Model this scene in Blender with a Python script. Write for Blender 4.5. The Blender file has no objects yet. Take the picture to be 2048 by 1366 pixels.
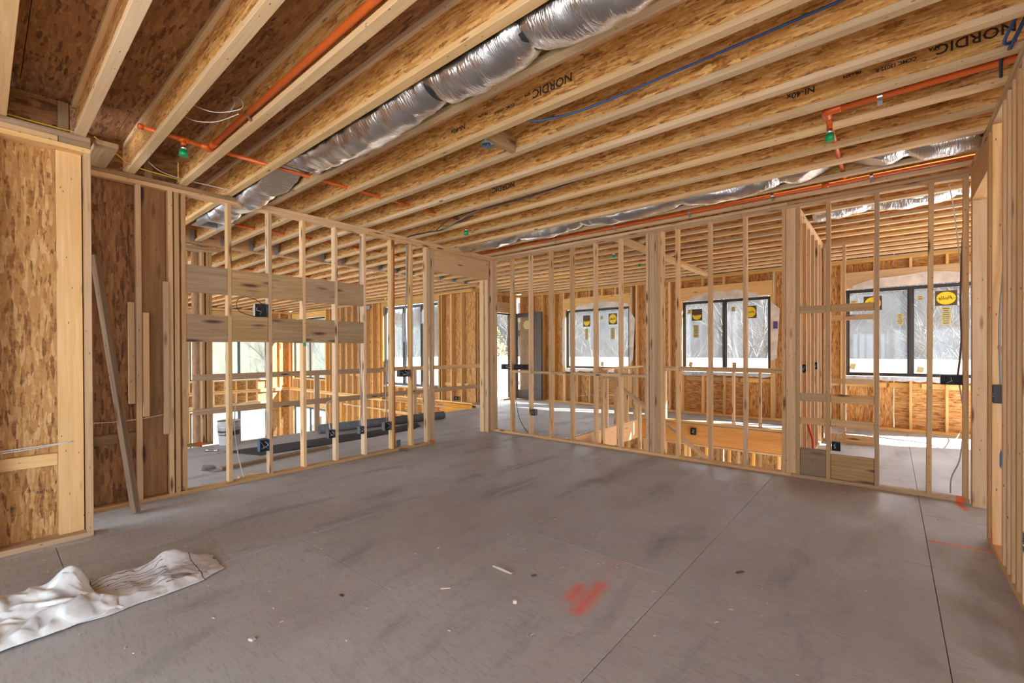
import bpy, bmesh, math, random
from mathutils import Vector, Matrix, noise
random.seed(7)
SC = bpy.context.scene
COL = SC.collection
R = math.radians

# ---------------------------------------------------------------- camera
CAM_F, CAM_HY, CAM_AL, CAM_H, CAM_P, CAM_R = 898.7957, 706.0828, .7012, 1.427, -.0052, -.0041
def make_camera():
    fw = Vector((-math.sin(CAM_AL)*math.cos(CAM_P), math.cos(CAM_AL)*math.cos(CAM_P), math.sin(CAM_P)))
    r = Vector((math.cos(CAM_AL), math.sin(CAM_AL), 0)); u = r.cross(fw)
    r2 = r*math.cos(CAM_R) + u*math.sin(CAM_R); u2 = -r*math.sin(CAM_R) + u*math.cos(CAM_R)
    cd = bpy.data.cameras.new('camera'); c = bpy.data.objects.new('camera', cd); COL.objects.link(c)
    m = Matrix((r2, u2, -fw)).transposed().to_4x4(); m.translation = (0, 0, CAM_H); c.matrix_world = m
    cd.sensor_fit = 'HORIZONTAL'; cd.sensor_width = 36; cd.lens = CAM_F/2048*36
    cd.shift_y = (CAM_HY-683)/2048; cd.clip_start = .02; cd.clip_end = 400
    SC.camera = c
make_camera()
# ---------------------------------------------------------------- world, sun, exposure
SC.view_settings.view_transform = 'Standard'; SC.view_settings.look = 'None'
SC.view_settings.gamma = 1; SC.view_settings.use_curve_mapping = False
SC.view_settings.exposure = 1.6
W = bpy.data.worlds.new('sky'); SC.world = W; W.use_nodes = True
bg = W.node_tree.nodes['Background']; bg.inputs[0].default_value = (.83, .915, 1.0, 1); bg.inputs[1].default_value = 2.5
sd = bpy.data.lights.new('sun', 'SUN'); sd.energy = 24; sd.angle = R(.6); sd.color = (1, .95, .89)
so = bpy.data.objects.new('sun', sd); COL.objects.link(so)
SUN = Vector((-.80, -.34, -.48)).normalized()
so.rotation_euler = SUN.to_track_quat('-Z', 'Y').to_euler()
try:
    SC.cycles.max_bounces = 10; SC.cycles.diffuse_bounces = 6; SC.cycles.transparent_max_bounces = 12
    SC.cycles.sample_clamp_indirect = 6; SC.cycles.caustics_reflective = False; SC.cycles.caustics_refractive = False
    SC.cycles.use_denoising = True
except Exception: pass
# ---------------------------------------------------------------- materials
class NT:
    def __init__(s, name):
        s.m = bpy.data.materials.new(name); s.m.use_nodes = True; s.t = s.m.node_tree; s.n = s.t.nodes; s.b = s.n['Principled BSDF']
    def node(s, t, **k):
        n = s.n.new(t)
        for a, v in k.items(): setattr(n, a, v)
        return n
    def L(s, a, b): s.t.links.new(a, b)
    def val(s, sock, v):
        if hasattr(v, 'default_value') or hasattr(v, 'is_linked'): s.L(v, sock)
        else: sock.default_value = v
    def math(s, op, a, b=0, clamp=False):
        n = s.node('ShaderNodeMath', operation=op); n.use_clamp = clamp; s.val(n.inputs[0], a); s.val(n.inputs[1], b); return n.outputs[0]
    def vmath(s, op, a, b):
        n = s.node('ShaderNodeVectorMath', operation=op); s.val(n.inputs[0], a); s.val(n.inputs[1], b); return n.outputs[0]
    def mix(s, f, a, b, mode='MIX'):
        n = s.node('ShaderNodeMix', data_type='RGBA', blend_type=mode); s.val(n.inputs[0], f)
        s.val(n.inputs[6], a if hasattr(a, 'is_linked') else (*a, 1)); s.val(n.inputs[7], b if hasattr(b, 'is_linked') else (*b, 1)); return n.outputs[2]
    def ramp(s, f, stops, interp='LINEAR'):
        n = s.node('ShaderNodeValToRGB'); cr = n.color_ramp; cr.interpolation = interp
        while len(cr.elements) < len(stops): cr.elements.new(.5)
        for e, (p, c) in zip(cr.elements, stops): e.position = p; e.color = (*c, 1) if len(c) == 3 else c
        s.L(f, n.inputs[0]); return n.outputs[0]
    def noise(s, v, scale, detail=3, rough=.55, dist=0):
        n = s.node('ShaderNodeTexNoise'); s.L(v, n.inputs['Vector']); n.inputs['Scale'].default_value = scale
        n.inputs['Detail'].default_value = detail; n.inputs['Roughness'].default_value = rough; n.inputs['Distortion'].default_value = dist; return n.outputs[0]
    def voro(s, v, scale=1, feature='F1', rnd=1):
        n = s.node('ShaderNodeTexVoronoi', feature=feature); s.L(v, n.inputs['Vector']); n.inputs['Scale'].default_value = scale; n.inputs['Randomness'].default_value = rnd; return n
    def mapp(s, v, sc=(1, 1, 1), rot=(0, 0, 0), loc=(0, 0, 0)):
        n = s.node('ShaderNodeMapping'); s.L(v, n.inputs[0]); n.inputs['Scale'].default_value = sc; n.inputs['Rotation'].default_value = rot; n.inputs['Location'].default_value = loc; return n.outputs[0]
    def objco(s, rnd=True):
        v = s.node('ShaderNodeTexCoord').outputs['Object']
        if rnd:
            r = s.node('ShaderNodeObjectInfo').outputs['Random']; s.rand = r
            c = s.node('ShaderNodeCombineXYZ'); s.L(s.math('MULTIPLY', r, 37.), c.inputs[0]); s.L(s.math('MULTIPLY', r, 91.), c.inputs[1]); s.L(s.math('MULTIPLY', r, 53.), c.inputs[2])
            v = s.vmath('ADD', v, c.outputs[0])
        return v
    def bump(s, h, st=.3, d=.01):
        n = s.node('ShaderNodeBump'); n.inputs['Strength'].default_value = st; n.inputs['Distance'].default_value = d; s.L(h, n.inputs['Height']); s.L(n.outputs[0], s.b.inputs['Normal'])
    def node_x(s, v):
        n = s.node('ShaderNodeSeparateColor'); s.L(v, n.inputs[0]); return n.outputs[0]
    def col(s, c):
        s.val(s.b.inputs['Base Color'], c if hasattr(c, 'is_linked') else (*c, 1)); return s
    def rough(s, r): s.val(s.b.inputs['Roughness'], r); return s

def lumber(name, a, b, c, knot=(.13, .055, .02), knots=1.0, rough=.75):
    s = NT(name); v = s.objco()
    g = s.noise(s.mapp(v, (1.2, 26, 26)), 1.6, 5, .6, .6)
    g2 = s.noise(s.mapp(v, (.7, 5, 5)), 1.3, 2)
    col = s.ramp(g, [(.25, b), (.5, a), (.75, c)])
    col = s.mix(s.math('MULTIPLY', s.math('SUBTRACT', g2, .42, True), 1.6, True), col, b)
    # per-board tint
    t = s.math('ADD', s.math('MULTIPLY', s.rand, .42), .77)
    hs = s.node('ShaderNodeHueSaturation'); s.val(hs.inputs['Value'], t); s.val(hs.inputs['Saturation'], s.math('ADD', s.math('MULTIPLY', s.math('FRACT', s.math('MULTIPLY', s.rand, 7.3)), .3), .88)); s.L(col, hs.inputs['Color']); col = hs.outputs[0]
    kv = s.voro(s.mapp(v, (2.2, 11, 11)), 1)
    k = s.math('MULTIPLY', s.math('SUBTRACT', 1, s.math('DIVIDE', kv.outputs['Distance'], .22 * knots), True), 1.6, True)
    col = s.mix(k, col, knot)
    sp = s.voro(s.mapp(v, (9, 26, 26)), 1); sn = s.math('LESS_THAN', sp.outputs['Distance'], .085)
    col = s.mix(s.math('MULTIPLY', sn, .75), col, (.06, .035, .02))
    s.col(col).rough(rough); return s.m

def osb(name, dark, mid, lite, sc=1.0, thin='z', along=0., rough=.7):
    """strand board: long thin flakes lying in the board plane (thin = local axis through the board)"""
    s = NT(name); v = s.objco(); L = []
    for a in (.0+along, .75+along, -.7+along):
        rot = (0, 0, a) if thin == 'z' else (0, a, 0)
        scl = (10, 62, 40) if thin == 'z' else (10, 40, 62)
        n = s.voro(s.mapp(v, tuple(q*sc for q in scl), rot), 1); sp = s.node('ShaderNodeSeparateColor'); s.L(n.outputs['Color'], sp.inputs[0]); L.append((sp.outputs[0], sp.outputs[1]))
    m1 = s.math('GREATER_THAN', L[0][1], .45); m2 = s.math('GREATER_THAN', L[1][1], .5)
    x = s.mix(m2, s_rgb(s, L[2][0]), s_rgb(s, L[1][0])); sh = s.mix(m1, x, s_rgb(s, L[0][0]))
    fine = s.noise(v, 45*sc, 2); f = s.math('ADD', s.math('MULTIPLY', s.node_x(sh), .8), s.math('MULTIPLY', s.math('SUBTRACT', fine, .4), .55))
    col = s.ramp(f, [(.03, tuple(.62*q for q in dark)), (.13, dark), (.32, tuple(.8*p+.2*q for p, q in zip(mid, dark))), (.55, mid), (.72, tuple(.6*p+.4*q for p, q in zip(mid, lite))), (.95, lite)])
    big = s.noise(v, 1.4, 2); col = s.mix(s.math('MULTIPLY', s.math('SUBTRACT', big, .5, True), .7, True), col, dark)
    s.col(col).rough(rough); return s.m
def s_rgb(s, o):
    c = s.node('ShaderNodeCombineXYZ'); s.L(o, c.inputs[0]); s.L(o, c.inputs[1]); s.L(o, c.inputs[2]); return c.outputs[0]

def plain(name, c, rough=.5, metal=0., spec=None, noisy=0):
    s = NT(name)
    if noisy:
        v = s.objco(); n = s.noise(v, noisy, 4); s.col(s.ramp(n, [(.3, tuple(q*.72 for q in c)), (.7, tuple(min(1, q*1.18) for q in c))]))
    else: s.col(c)
    s.rough(rough); s.b.inputs['Metallic'].default_value = metal
    if spec is not None: s.b.inputs['Specular IOR Level'].default_value = spec
    return s.m

M = {}
M['lumber'] = lumber('pine_lumber', (.64, .435, .245), (.53, .33, .165), (.71, .52, .32))
M['lumber_pale'] = lumber('pale_planed_pine', (.70, .49, .27), (.63, .41, .20), (.75, .56, .34), (.42, .20, .08), .7)
M['lumber_new'] = lumber('fresh_pine_glow', (.72, .46, .20), (.62, .36, .13), (.78, .54, .27), knots=.6)  # fresh pine; its orange also carries the warm glow on the far walls
M['lumber_old'] = lumber('weathered_shaded_lumber', (.34, .235, .145), (.22, .14, .08), (.43, .32, .215), knots=1.2)  # weathered boards, and recess boards with shade put into their tone
M['lumber_gray'] = lumber('treated_board', (.41, .285, .16), (.28, .18, .095), (.50, .365, .23), (.10, .045, .03), 1.25)
M['flange'] = lumber('joist_flange_lumber', (.69, .495, .285), (.60, .40, .20), (.75, .57, .36), knots=.5)
M['lvl'] = lumber('laminated_beam', (.60, .30, .10), (.50, .22, .06), (.66, .36, .14), knots=.5)
M['lvl_shaded'] = lumber('shaded_post_board', (.36, .19, .08), (.26, .12, .045), (.44, .25, .11), (.07, .03, .02), 1.3)  # shade of the left recess put into the board colour
M['lvl_pale'] = lumber('laminated_header', (.66, .42, .22), (.58, .34, .15), (.70, .48, .28), (.25, .12, .06), .8)
M['osb'] = osb('oriented_strand_board', (.30, .132, .036), (.51, .275, .09), (.70, .475, .22), 1.0)
M['osb_y'] = osb('oriented_strand_board_facing', (.34, .14, .032), (.57, .285, .08), (.76, .49, .20), 1.0, 'y')
M['web'] = osb('joist_web_strand_board', (.40, .165, .033), (.63, .315, .08), (.82, .53, .22), 1.15, 'y', 1.35)
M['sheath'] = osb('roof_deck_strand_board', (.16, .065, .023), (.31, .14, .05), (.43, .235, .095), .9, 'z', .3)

def floor_mat():
    s = NT('grey_subfloor_board'); g = s.node('ShaderNodeNewGeometry').outputs['Position']
    r = s.node('ShaderNodeObjectInfo').outputs['Random']
    n1 = s.noise(g, 1.0, 4, .6); n2 = s.noise(s.mapp(g, (3.2, .9, 1)), 1.1, 5, .62, .4); n3 = s.noise(g, 60, 2)
    col = s.ramp(n1, [(.3, (.415, .422, .432)), (.5, (.468, .482, .498)), (.68, (.53, .55, .572))])
    fs = []
    for rot, scl in ((.75, (20, 120, 1)), (-.5, (22, 130, 1)), (1.6, (26, 140, 1))):
        q = s.voro(s.mapp(g, scl, (0, 0, rot)), 1); sp = s.node('ShaderNodeSeparateColor'); s.L(q.outputs['Color'], sp.inputs[0]); fs.append(sp.outputs)
    sel = s.mix(s.math('GREATER_THAN', fs[0][1], .55), s_rgb(s, s.math('MULTIPLY', s.math('ADD', fs[1][0], fs[2][0]), .5)), s_rgb(s, fs[0][0])); h = s.node_x(sel)
    col = s.mix(s.math('MULTIPLY', s.math('SUBTRACT', .42, h, True), .75, True), col, (.22, .20, .19)); col = s.mix(s.math('MULTIPLY', s.math('SUBTRACT', h, .62, True), .42, True), col, (.60, .575, .55))
    # long dark smears
    col = s.mix(s.math('MULTIPLY', s.math('SUBTRACT', n2, .54, True), 3.2, True), col, (.21, .218, .235))
    n4 = s.noise(s.mapp(g, (2.0, 5.5, 1), (0, 0, .5)), 1.4, 3); col = s.mix(s.math('MULTIPLY', s.math('SUBTRACT', n4, .62, True), 2.2, True), col, (.30, .298, .30))
    # reddish sawdust film
    n5 = s.noise(s.mapp(g, (1, 1, 1), (0, 0, 0), (7, 3, 0)), .8, 3); col = s.mix(s.math('MULTIPLY', s.math('SUBTRACT', n5, .5, True), 1.5, True), col, (.485, .44, .42))
    # pale scuffs and specks
    sp = s.voro(g, 16); sps = s.math('LESS_THAN', sp.outputs['Distance'], .055); col = s.mix(s.math('MULTIPLY', sps, .8), col, (.62, .58, .53))
    n6 = s.noise(s.mapp(g, (1.5, .5, 1), (0, 0, .9), (2, 9, 0)), 4, 4, .65); col = s.mix(s.math('MULTIPLY', s.math('SUBTRACT', n6, .62, True), 1.2, True), col, (.52, .50, .47))
    # spray paint: pink cross, orange layout marks
    sx = s.node('ShaderNodeSeparateXYZ'); s.L(g, sx.inputs[0]); X, Y = sx.outputs[0], sx.outputs[1]
    def seg(x0, y0, x1, y1, w):
        dx, dy = x1-x0, y1-y0; l2 = dx*dx+dy*dy
        t = s.math('DIVIDE', s.math('ADD', s.math('MULTIPLY', s.math('SUBTRACT', X, x0), dx), s.math('MULTIPLY', s.math('SUBTRACT', Y, y0), dy)), l2, True)
        ex = s.math('SUBTRACT', s.math('SUBTRACT', X, x0), s.math('MULTIPLY', t, dx)); ey = s.math('SUBTRACT', s.math('SUBTRACT', Y, y0), s.math('MULTIPLY', t, dy))
        d = s.math('SQRT', s.math('ADD', s.math('MULTIPLY', ex, ex), s.math('MULTIPLY', ey, ey)))
        return s.math('SUBTRACT', 1, s.math('DIVIDE', d, w), True)
    pn = s.math('ADD', s.math('MULTIPLY', n3, .9), .25)
    pk = s.math('ADD', seg(-1.345, 2.43, -1.31, 2.10, .07), s.math('ADD', seg(-1.44, 2.33, -1.415, 2.19, .065), s.math('MULTIPLY', seg(-1.36, 2.15, -1.39, 2.75, .13), .16)))
    col = s.mix(s.math('MULTIPLY', s.math('MULTIPLY', pk, pn), 1.25, True), col, (.80, .215, .18))
    og = s.math('ADD', seg(.22, 4.55, .53, 4.58, .03), s.math('ADD', seg(.47, 5.87, .5, 5.62, .04), seg(-4.98, .9, -5.3, .9, .001)))
    col = s.mix(s.math('MULTIPLY', s.math('MULTIPLY', og, pn), 1.5, True), col, (.88, .17, .05))
    t = s.math('ADD', s.math('MULTIPLY', r, .14), .93); hs = s.node('ShaderNodeHueSaturation'); s.val(hs.inputs['Value'], t); s.L(col, hs.inputs['Color'])
    s.col(hs.outputs[0]).rough(s.ramp(n2, [(.3, (.45,)*3), (.7, (.75,)*3)])); s.bump(fs[0][0], .12, .002)
    return s.m
M['floor'] = floor_mat()
def foil_mat():
    s = NT('crinkled_foil'); v = s.objco()
    w = s.noise(s.mapp(v, (9, 1.8, 1.8), (0, 0, .25)), 7, 3, .55, .6)
    s.col((.70, .71, .73)); s.b.inputs['Metallic'].default_value = 1; s.rough(.27); s.bump(w, .38, .02); return s.m
M['foil'] = foil_mat()
M['orange'] = plain('orange_plastic_pipe', (.72, .14, .022), .35)
M['orange_d'] = plain('orange_fitting', (.70, .115, .015), .35)
M['green'] = plain('green_cap_plastic', (.0, .33, .10), .35)
M['chrome'] = plain('brushed_steel', (.62, .62, .62), .3, 1)
M['galv'] = plain('galvanised_steel', (.50, .51, .52), .42, .85, noisy=18)
M['blackplastic'] = plain('black_plastic', (.025, .026, .03), .45)
M['graybox'] = plain('grey_plastic_box', (.115, .125, .14), .5)
M['bluebox'] = plain('blue_plastic_box', (.035, .105, .20), .5)
M['darkin'] = plain('recess_shade_black', (.02, .02, .022), .7)  # near-black standing in for shade inside boxes and boot; also added backing sheets
M['blue'] = plain('blue_cable_jacket', (.02, .07, .22), .45)
M['navy'] = plain('dark_cable_jacket', (.03, .04, .065), .45)
M['whitewire'] = plain('white_cable_jacket', (.66, .65, .62), .5)
M['graywire'] = plain('grey_cable_jacket', (.30, .29, .29), .5)
M['brownwire'] = plain('brown_cable_jacket', (.09, .05, .04), .5)
M['yellow'] = plain('yellow_cable_jacket', (.72, .50, .03), .5)
M['red'] = plain('red_tube', (.66, .02, .02), .4)
M['ink'] = plain('black_print_ink', (.035, .025, .02), .8)
M['ink_soft'] = plain('faded_print_ink', (.10, .055, .025), .8)
M['frame'] = plain('dark_bronze_frame', (.022, .017, .013), .4)
M['frame_gray'] = plain('grey_window_frame', (.10, .125, .15), .4)
M['doorgray'] = plain('charcoal_door_paint', (.055, .062, .07), .5)
M['white'] = plain('white_membrane', (.80, .79, .76), .6)
M['wrap'] = plain('white_house_wrap', (.66, .60, .54), .6, noisy=5)
M['tube'] = plain('grey_cardboard_tube', (.135, .145, .15), .75, noisy=9)
M['net'] = plain('dark_mesh_fabric', (.05, .054, .058), .9, noisy=40)
M['bucket'] = plain('white_bucket_plastic', (.56, .57, .59), .5, noisy=7)
M['stick_y'] = plain('yellow_sticker', (.82, .60, .01), .5)
M['stick_b'] = plain('brown_sticker', (.085, .04, .012), .5)
M['stick_p'] = plain('pale_sticker', (.50, .46, .22), .6)
M['concrete'] = plain('lower_slab_concrete', (.32, .29, .26), .8, noisy=2)
M['deck'] = plain('pale_bounce_slab', (.62, .625, .63), .8, noisy=3)
M['membrane'] = plain('white_deck_membrane', (.80, .80, .79), .7, noisy=3)
M['bark'] = plain('grey_bark', (.062, .057, .053), .9, noisy=6)
M['brush'] = plain('winter_brush', (.055, .055, .055), .95, noisy=.6)
M['evergreen'] = plain('dark_evergreen', (.035, .04, .028), .95, noisy=.7)
M['leaf_y'] = plain('yellow_green_leaf', (.22, .24, .05), .7)
M['leaf_b'] = plain('dry_brown_leaf', (.34, .22, .12), .8)
M['ground'] = plain('winter_ground', (.25, .21, .16), .95, noisy=.4)
M['purple'] = plain('purple_print', (.10, .05, .20), .7)
def glass_mat(name, tint, haze, hazec):
    s = NT(name); out = s.n['Material Output']; tr = s.node('ShaderNodeBsdfTransparent'); tr.inputs[0].default_value = (*tint, 1)
    df = s.node('ShaderNodeBsdfDiffuse'); df.inputs[0].default_value = (*hazec, 1); tl = s.node('ShaderNodeBsdfTranslucent'); tl.inputs[0].default_value = (*hazec, 1)
    gl = s.node('ShaderNodeBsdfGlossy'); gl.inputs['Roughness'].default_value = .05; gl.inputs[0].default_value = (.9, .95, 1, 1)
    m0 = s.node('ShaderNodeMixShader'); m0.inputs[0].default_value = .6; s.L(df.outputs[0], m0.inputs[1]); s.L(tl.outputs[0], m0.inputs[2])
    v = s.objco(); n = s.noise(v, 3, 3); hf = s.ramp(n, [(.3, (haze*.7,)*3), (.7, (min(1, haze*1.3),)*3)])
    m1 = s.node('ShaderNodeMixShader'); s.L(hf, m1.inputs[0]); s.L(tr.outputs[0], m1.inputs[1]); s.L(m0.outputs[0], m1.inputs[2])
    fr = s.node('ShaderNodeFresnel'); fr.inputs[0].default_value = 1.45; m2 = s.node('ShaderNodeMixShader'); s.L(s.math('MULTIPLY', fr.outputs[0], .6), m2.inputs[0]); s.L(m1.outputs[0], m2.inputs[1]); s.L(gl.outputs[0], m2.inputs[2])
    s.L(m2.outputs[0], out.inputs[0]); return s.m
M['glass'] = glass_mat('filmed_window_glass', (.92, .925, .93), .035, (.60, .61, .62))
M['glass_white'] = glass_mat('white_filmed_glass', (.75, .76, .76), .55, (.80, .80, .78))
M['glass_door'] = glass_mat('door_glass', (.80, .83, .85), .22, (.55, .60, .63))  # pale haze colour stands in for the reflection on the door pane

# ---------------------------------------------------------------- mesh helpers
ZERO = Vector((0, 0, 0)); ORG = {}
def link(o, parent=None, loc=ZERO):
    COL.objects.link(o); ORG[o.name] = Vector(loc)
    if parent is not None:
        o.parent = parent; o.location = Vector(loc)-ORG[parent.name]
    else: o.location = loc
    return o
GROUPS = {'electrical box': 'electrical boxes on the framing', 'cable': 'loose cables on the framing', 'pipe': 'orange sprinkler pipes', 'chip': 'dark chips on the floor', 'crumb': 'pale crumbs on the floor', 'bush': 'bushes outside', 'stair guard': 'guards round the stair opening', 'window': None}
def tag(o, label, cat, group=None, kind=None):
    group = group or GROUPS.get(cat)
    o['label'] = label; o['category'] = cat
    if group: o['group'] = group
    if kind: o['kind'] = kind
    return o
def empty(name, loc=(0, 0, 0), label=None, cat=None, group=None, kind=None):
    o = bpy.data.objects.new(name, None); o.empty_display_size = .1; link(o, None, loc)
    if label: tag(o, label, cat, group, kind)
    return o
CACHE = {}
def boxmesh(l, w, d, bev, mat):
    k = (round(l, 4), round(w, 4), round(d, 4), bev, mat)
    if k in CACHE: return CACHE[k]
    bm = bmesh.new(); bmesh.ops.create_cube(bm, size=1); bmesh.ops.scale(bm, vec=(l, w, d), verts=bm.verts)
    if bev: bmesh.ops.bevel(bm, geom=list(bm.edges), offset=min(bev, .2*min(l, w, d)), segments=1, affect='EDGES')
    me = bpy.data.meshes.new('board'); bm.to_mesh(me); bm.free(); me.materials.append(M[mat]); CACHE[k] = me; return me
def B(parent, name, x0, x1, y0, y1, z0, z1, mat='lumber', axis=None, bev=.0025, rot=None):
    """one board: box between world bounds, grain (local X) along its longest side"""
    s = (abs(x1-x0), abs(y1-y0), abs(z1-z0)); c = Vector(((x0+x1)/2, (y0+y1)/2, (z0+z1)/2))
    a = 'xyz'[max(range(3), key=lambda i: s[i])] if axis is None else axis
    if a == 'x': me = boxmesh(s[0], s[1], s[2], bev, mat); e = (0, 0, 0)
    elif a == 'y': me = boxmesh(s[1], s[0], s[2], bev, mat); e = (0, 0, R(90))
    else: me = boxmesh(s[2], s[1], s[0], bev, mat); e = (0, R(-90), 0)
    o = bpy.data.objects.new(name, me); link(o, parent, c); o.rotation_euler = e
    if rot: o.rotation_euler = [p+q for p, q in zip(e, rot)]
    return o
def mesh_obj(name, verts, faces, mat, parent=None, loc=ZERO, smooth=False, mats=None, fm=None):
    me = bpy.data.meshes.new(name); me.from_pydata([tuple(Vector(v)-Vector(loc)) for v in verts], [], faces)
    for m in (mats or [mat]): me.materials.append(M[m] if isinstance(m, str) else m)
    if fm: me.polygons.foreach_set('material_index', fm)
    if smooth: me.polygons.foreach_set('use_smooth', [True]*len(me.polygons))
    me.update(); o = bpy.data.objects.new(name, me); return link(o, parent, loc)
def tube_geo(pts, rad, seg=8, caps=True):
    pts = [Vector(p) for p in pts]; rr = rad if isinstance(rad, (list, tuple)) else [rad]*len(pts)
    V, F = [], []; up = None
    for i, p in enumerate(pts):
        t = (pts[min(i+1, len(pts)-1)]-pts[max(i-1, 0)]).normalized()
        if up is None: up = Vector((0, 0, 1)) if abs(t.z) < .9 else Vector((1, 0, 0))
        a = t.cross(up).normalized(); up = a.cross(t).normalized()
        for j in range(seg):
            q = 2*math.pi*j/seg; V.append(p+(a*math.cos(q)+up*math.sin(q))*rr[i])
    n = len(pts)
    for i in range(n-1):
        for j in range(seg):
            k = (j+1) % seg; F.append((i*seg+j, i*seg+k, (i+1)*seg+k, (i+1)*seg+j))
    if caps: F.append(tuple(range(seg))[::-1]); F.append(tuple(range((n-1)*seg, n*seg)))
    return V, F
def curve_pts(pts, sub=6):
    P = [Vector(p) for p in pts]; out = []
    for i in range(len(P)-1):
        p0, p1, p2, p3 = P[max(i-1, 0)], P[i], P[i+1], P[min(i+2, len(P)-1)]
        for k in range(sub):
            t = k/sub; out.append(.5*((2*p1)+(p2-p0)*t+(2*p0-5*p1+4*p2-p3)*t*t+(3*p1-p0-3*p2+p3)*t**3))
    out.append(P[-1]); return out
def tube(name, pts, rad, mat, parent=None, seg=8, smooth_curve=True, sub=6, label=None, cat=None, group=None):
    p = curve_pts(pts, sub) if smooth_curve else pts
    V, F = tube_geo(p, rad, seg); o = mesh_obj(name, V, F, mat, parent, V[0] if parent is None else ORG[parent.name], True)
    if label: tag(o, label, cat, group)
    return o
def cyl_geo(c, axis, r, h, seg=20, r2=None):
    a = Vector(axis).normalized(); c = Vector(c); return tube_geo([c, c+a*h], [r, r if r2 is None else r2], seg)
def cyl(name, c, axis, r, h, mat, parent, seg=18, r2=None):
    V, F = cyl_geo(c, axis, r, h, seg, r2); o = mesh_obj(name, V, F, mat, parent, ORG[parent.name] if parent else c, False)
    for p in o.data.polygons:
        if len(p.vertices) == 4: p.use_smooth = True
    return o
def prism(name, poly, thick, mat, parent, plane='y', at=0., loc=None):
    """flat outline (u,v) given in a wall plane, with real thickness"""
    f = {'y': lambda u, v, t: (u, t, v), 'x': lambda u, v, t: (t, u, v), 'z': lambda u, v, t: (u, v, t)}[plane]
    n = len(poly); V = [f(u, v, at) for u, v in poly]+[f(u, v, at+thick) for u, v in poly]
    F = [tuple(range(n)), tuple(range(n, 2*n))[::-1]]+[(i, i+n, (i+1) % n+n, (i+1) % n) for i in range(n)]
    return mesh_obj(name, V, F, mat, parent, loc if loc is not None else (ORG[parent.name] if parent else V[0]))
TXT = {}
def text(body, size, mat, parent, M4, name='printed_text', shear=0., bold=0.):
    k = (body, size, mat, shear, bold)
    if k not in TXT:
        cu = bpy.data.curves.new('t', 'FONT'); cu.body = body; cu.size = size; cu.align_x = 'CENTER'; cu.align_y = 'CENTER'; cu.shear = shear; cu.offset = bold; cu.resolution_u = 2; cu.extrude = .0006
        to = bpy.data.objects.new('t', cu); COL.objects.link(to); bpy.context.view_layer.update()
        me = bpy.data.meshes.new_from_object(to.evaluated_get(bpy.context.evaluated_depsgraph_get())); bpy.data.objects.remove(to)
        me.materials.clear(); me.materials.append(M[mat]); TXT[k] = me
    o = bpy.data.objects.new(name, TXT[k]); COL.objects.link(o); o.parent = parent
    pw = Matrix.Translation(ORG[parent.name]) @ parent.rotation_euler.to_matrix().to_4x4()
    o.matrix_local = pw.inverted() @ M4; ORG[o.name] = M4.translation.copy(); return o
S = .4064; PL = .038

# ================================================================ SETTING
# ---------------------------------------------------------------- floor
FL = empty('floor', (-2, 3, 0), 'grey strand-board subfloor of the upper storey with panel joints and scuffs', 'floor', kind='structure')
def panels(parent, name, x0, x1, y0, y1, z0, z1, mat, px=1.2192, py=2.4384, ox=.2, oy=.35, stagger=True, gap=.0035):
    i0 = math.floor((x0-ox)/px); i = i0
    while ox+i*px < x1:
        a, b = max(x0, ox+i*px), min(x1, ox+(i+1)*px)
        off = oy+(py/2 if (i % 2 and stagger) else 0); j = math.floor((y0-off)/py)
        while off+j*py < y1:
            c, d = max(y0, off+j*py), min(y1, off+(j+1)*py)
            if b-a > .02 and d-c > .02: B(parent, name, a+gap/2, b-gap/2, c+gap/2, d-gap/2, z0, z1, mat, bev=.0015)
            j += 1
        i += 1
VX0, VX1, VY1 = -4.06, -.96, 9.0      # stair opening
for (a, b, c, d) in ((-7.95, 4.6, -2.7, 5.93), (-7.95, VX0, 5.93, 8.42), (-8.5, VX0, 8.42, 10.37), (VX0, VX1, VY1, 10.37), (VX1, 4.6, 5.93, 10.37)):
    panels(FL, 'floor_panel', a, b, c, d, -.019, 0, 'floor'); B(FL, 'seam_backing', a, b, c, d, -.026, -.0195, 'darkin', bev=0)  # dark sheet added below to keep light out of the panel joints
# rim beams round the openings
B(FL, 'rim_beam', VX0-.02, VX1, VY1, VY1+.045, -.40, -.02, 'lvl'); B(FL, 'rim_beam', VX0-.045, VX0, 5.97, VY1, -.40, -.02, 'lvl_pale')
B(FL, 'rim_beam', VX1, VX1+.045, 5.97, VY1, -.40, -.02, 'lvl'); B(FL, 'rim_beam', VX0, VX1, 5.92, 5.965, -.40, -.02, 'lvl')
B(FL, 'rim_beam', -7.99, -7.95, -2.7, 8.42, -.40, -.02, 'lvl_pale')
B(FL, 'edge_plate', VX0, VX1, VY1-.055, VY1+.045, 0, .036, 'lumber_new')
B(FL, 'osb_end_panel', -1.42, VX1, VY1-.013, VY1-.002, -.38, -.03, 'osb')
for i in range(22):
    y = -2.0+i*.56; B(FL, 'floor_joist', -7.9, VX0-.05 if 5.8 < y < 9.1 else 4.5, y, y+.06, -.36, -.03, 'lumber', axis='x')
LOW = empty('floor_lower', (-10, 4, -3.2), 'grey concrete slab of the storey below seen through the openings', 'floor', kind='structure')
B(LOW, 'slab', -20, 5, -3, 11, -3.35, -3.2, 'concrete', bev=0)

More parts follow.
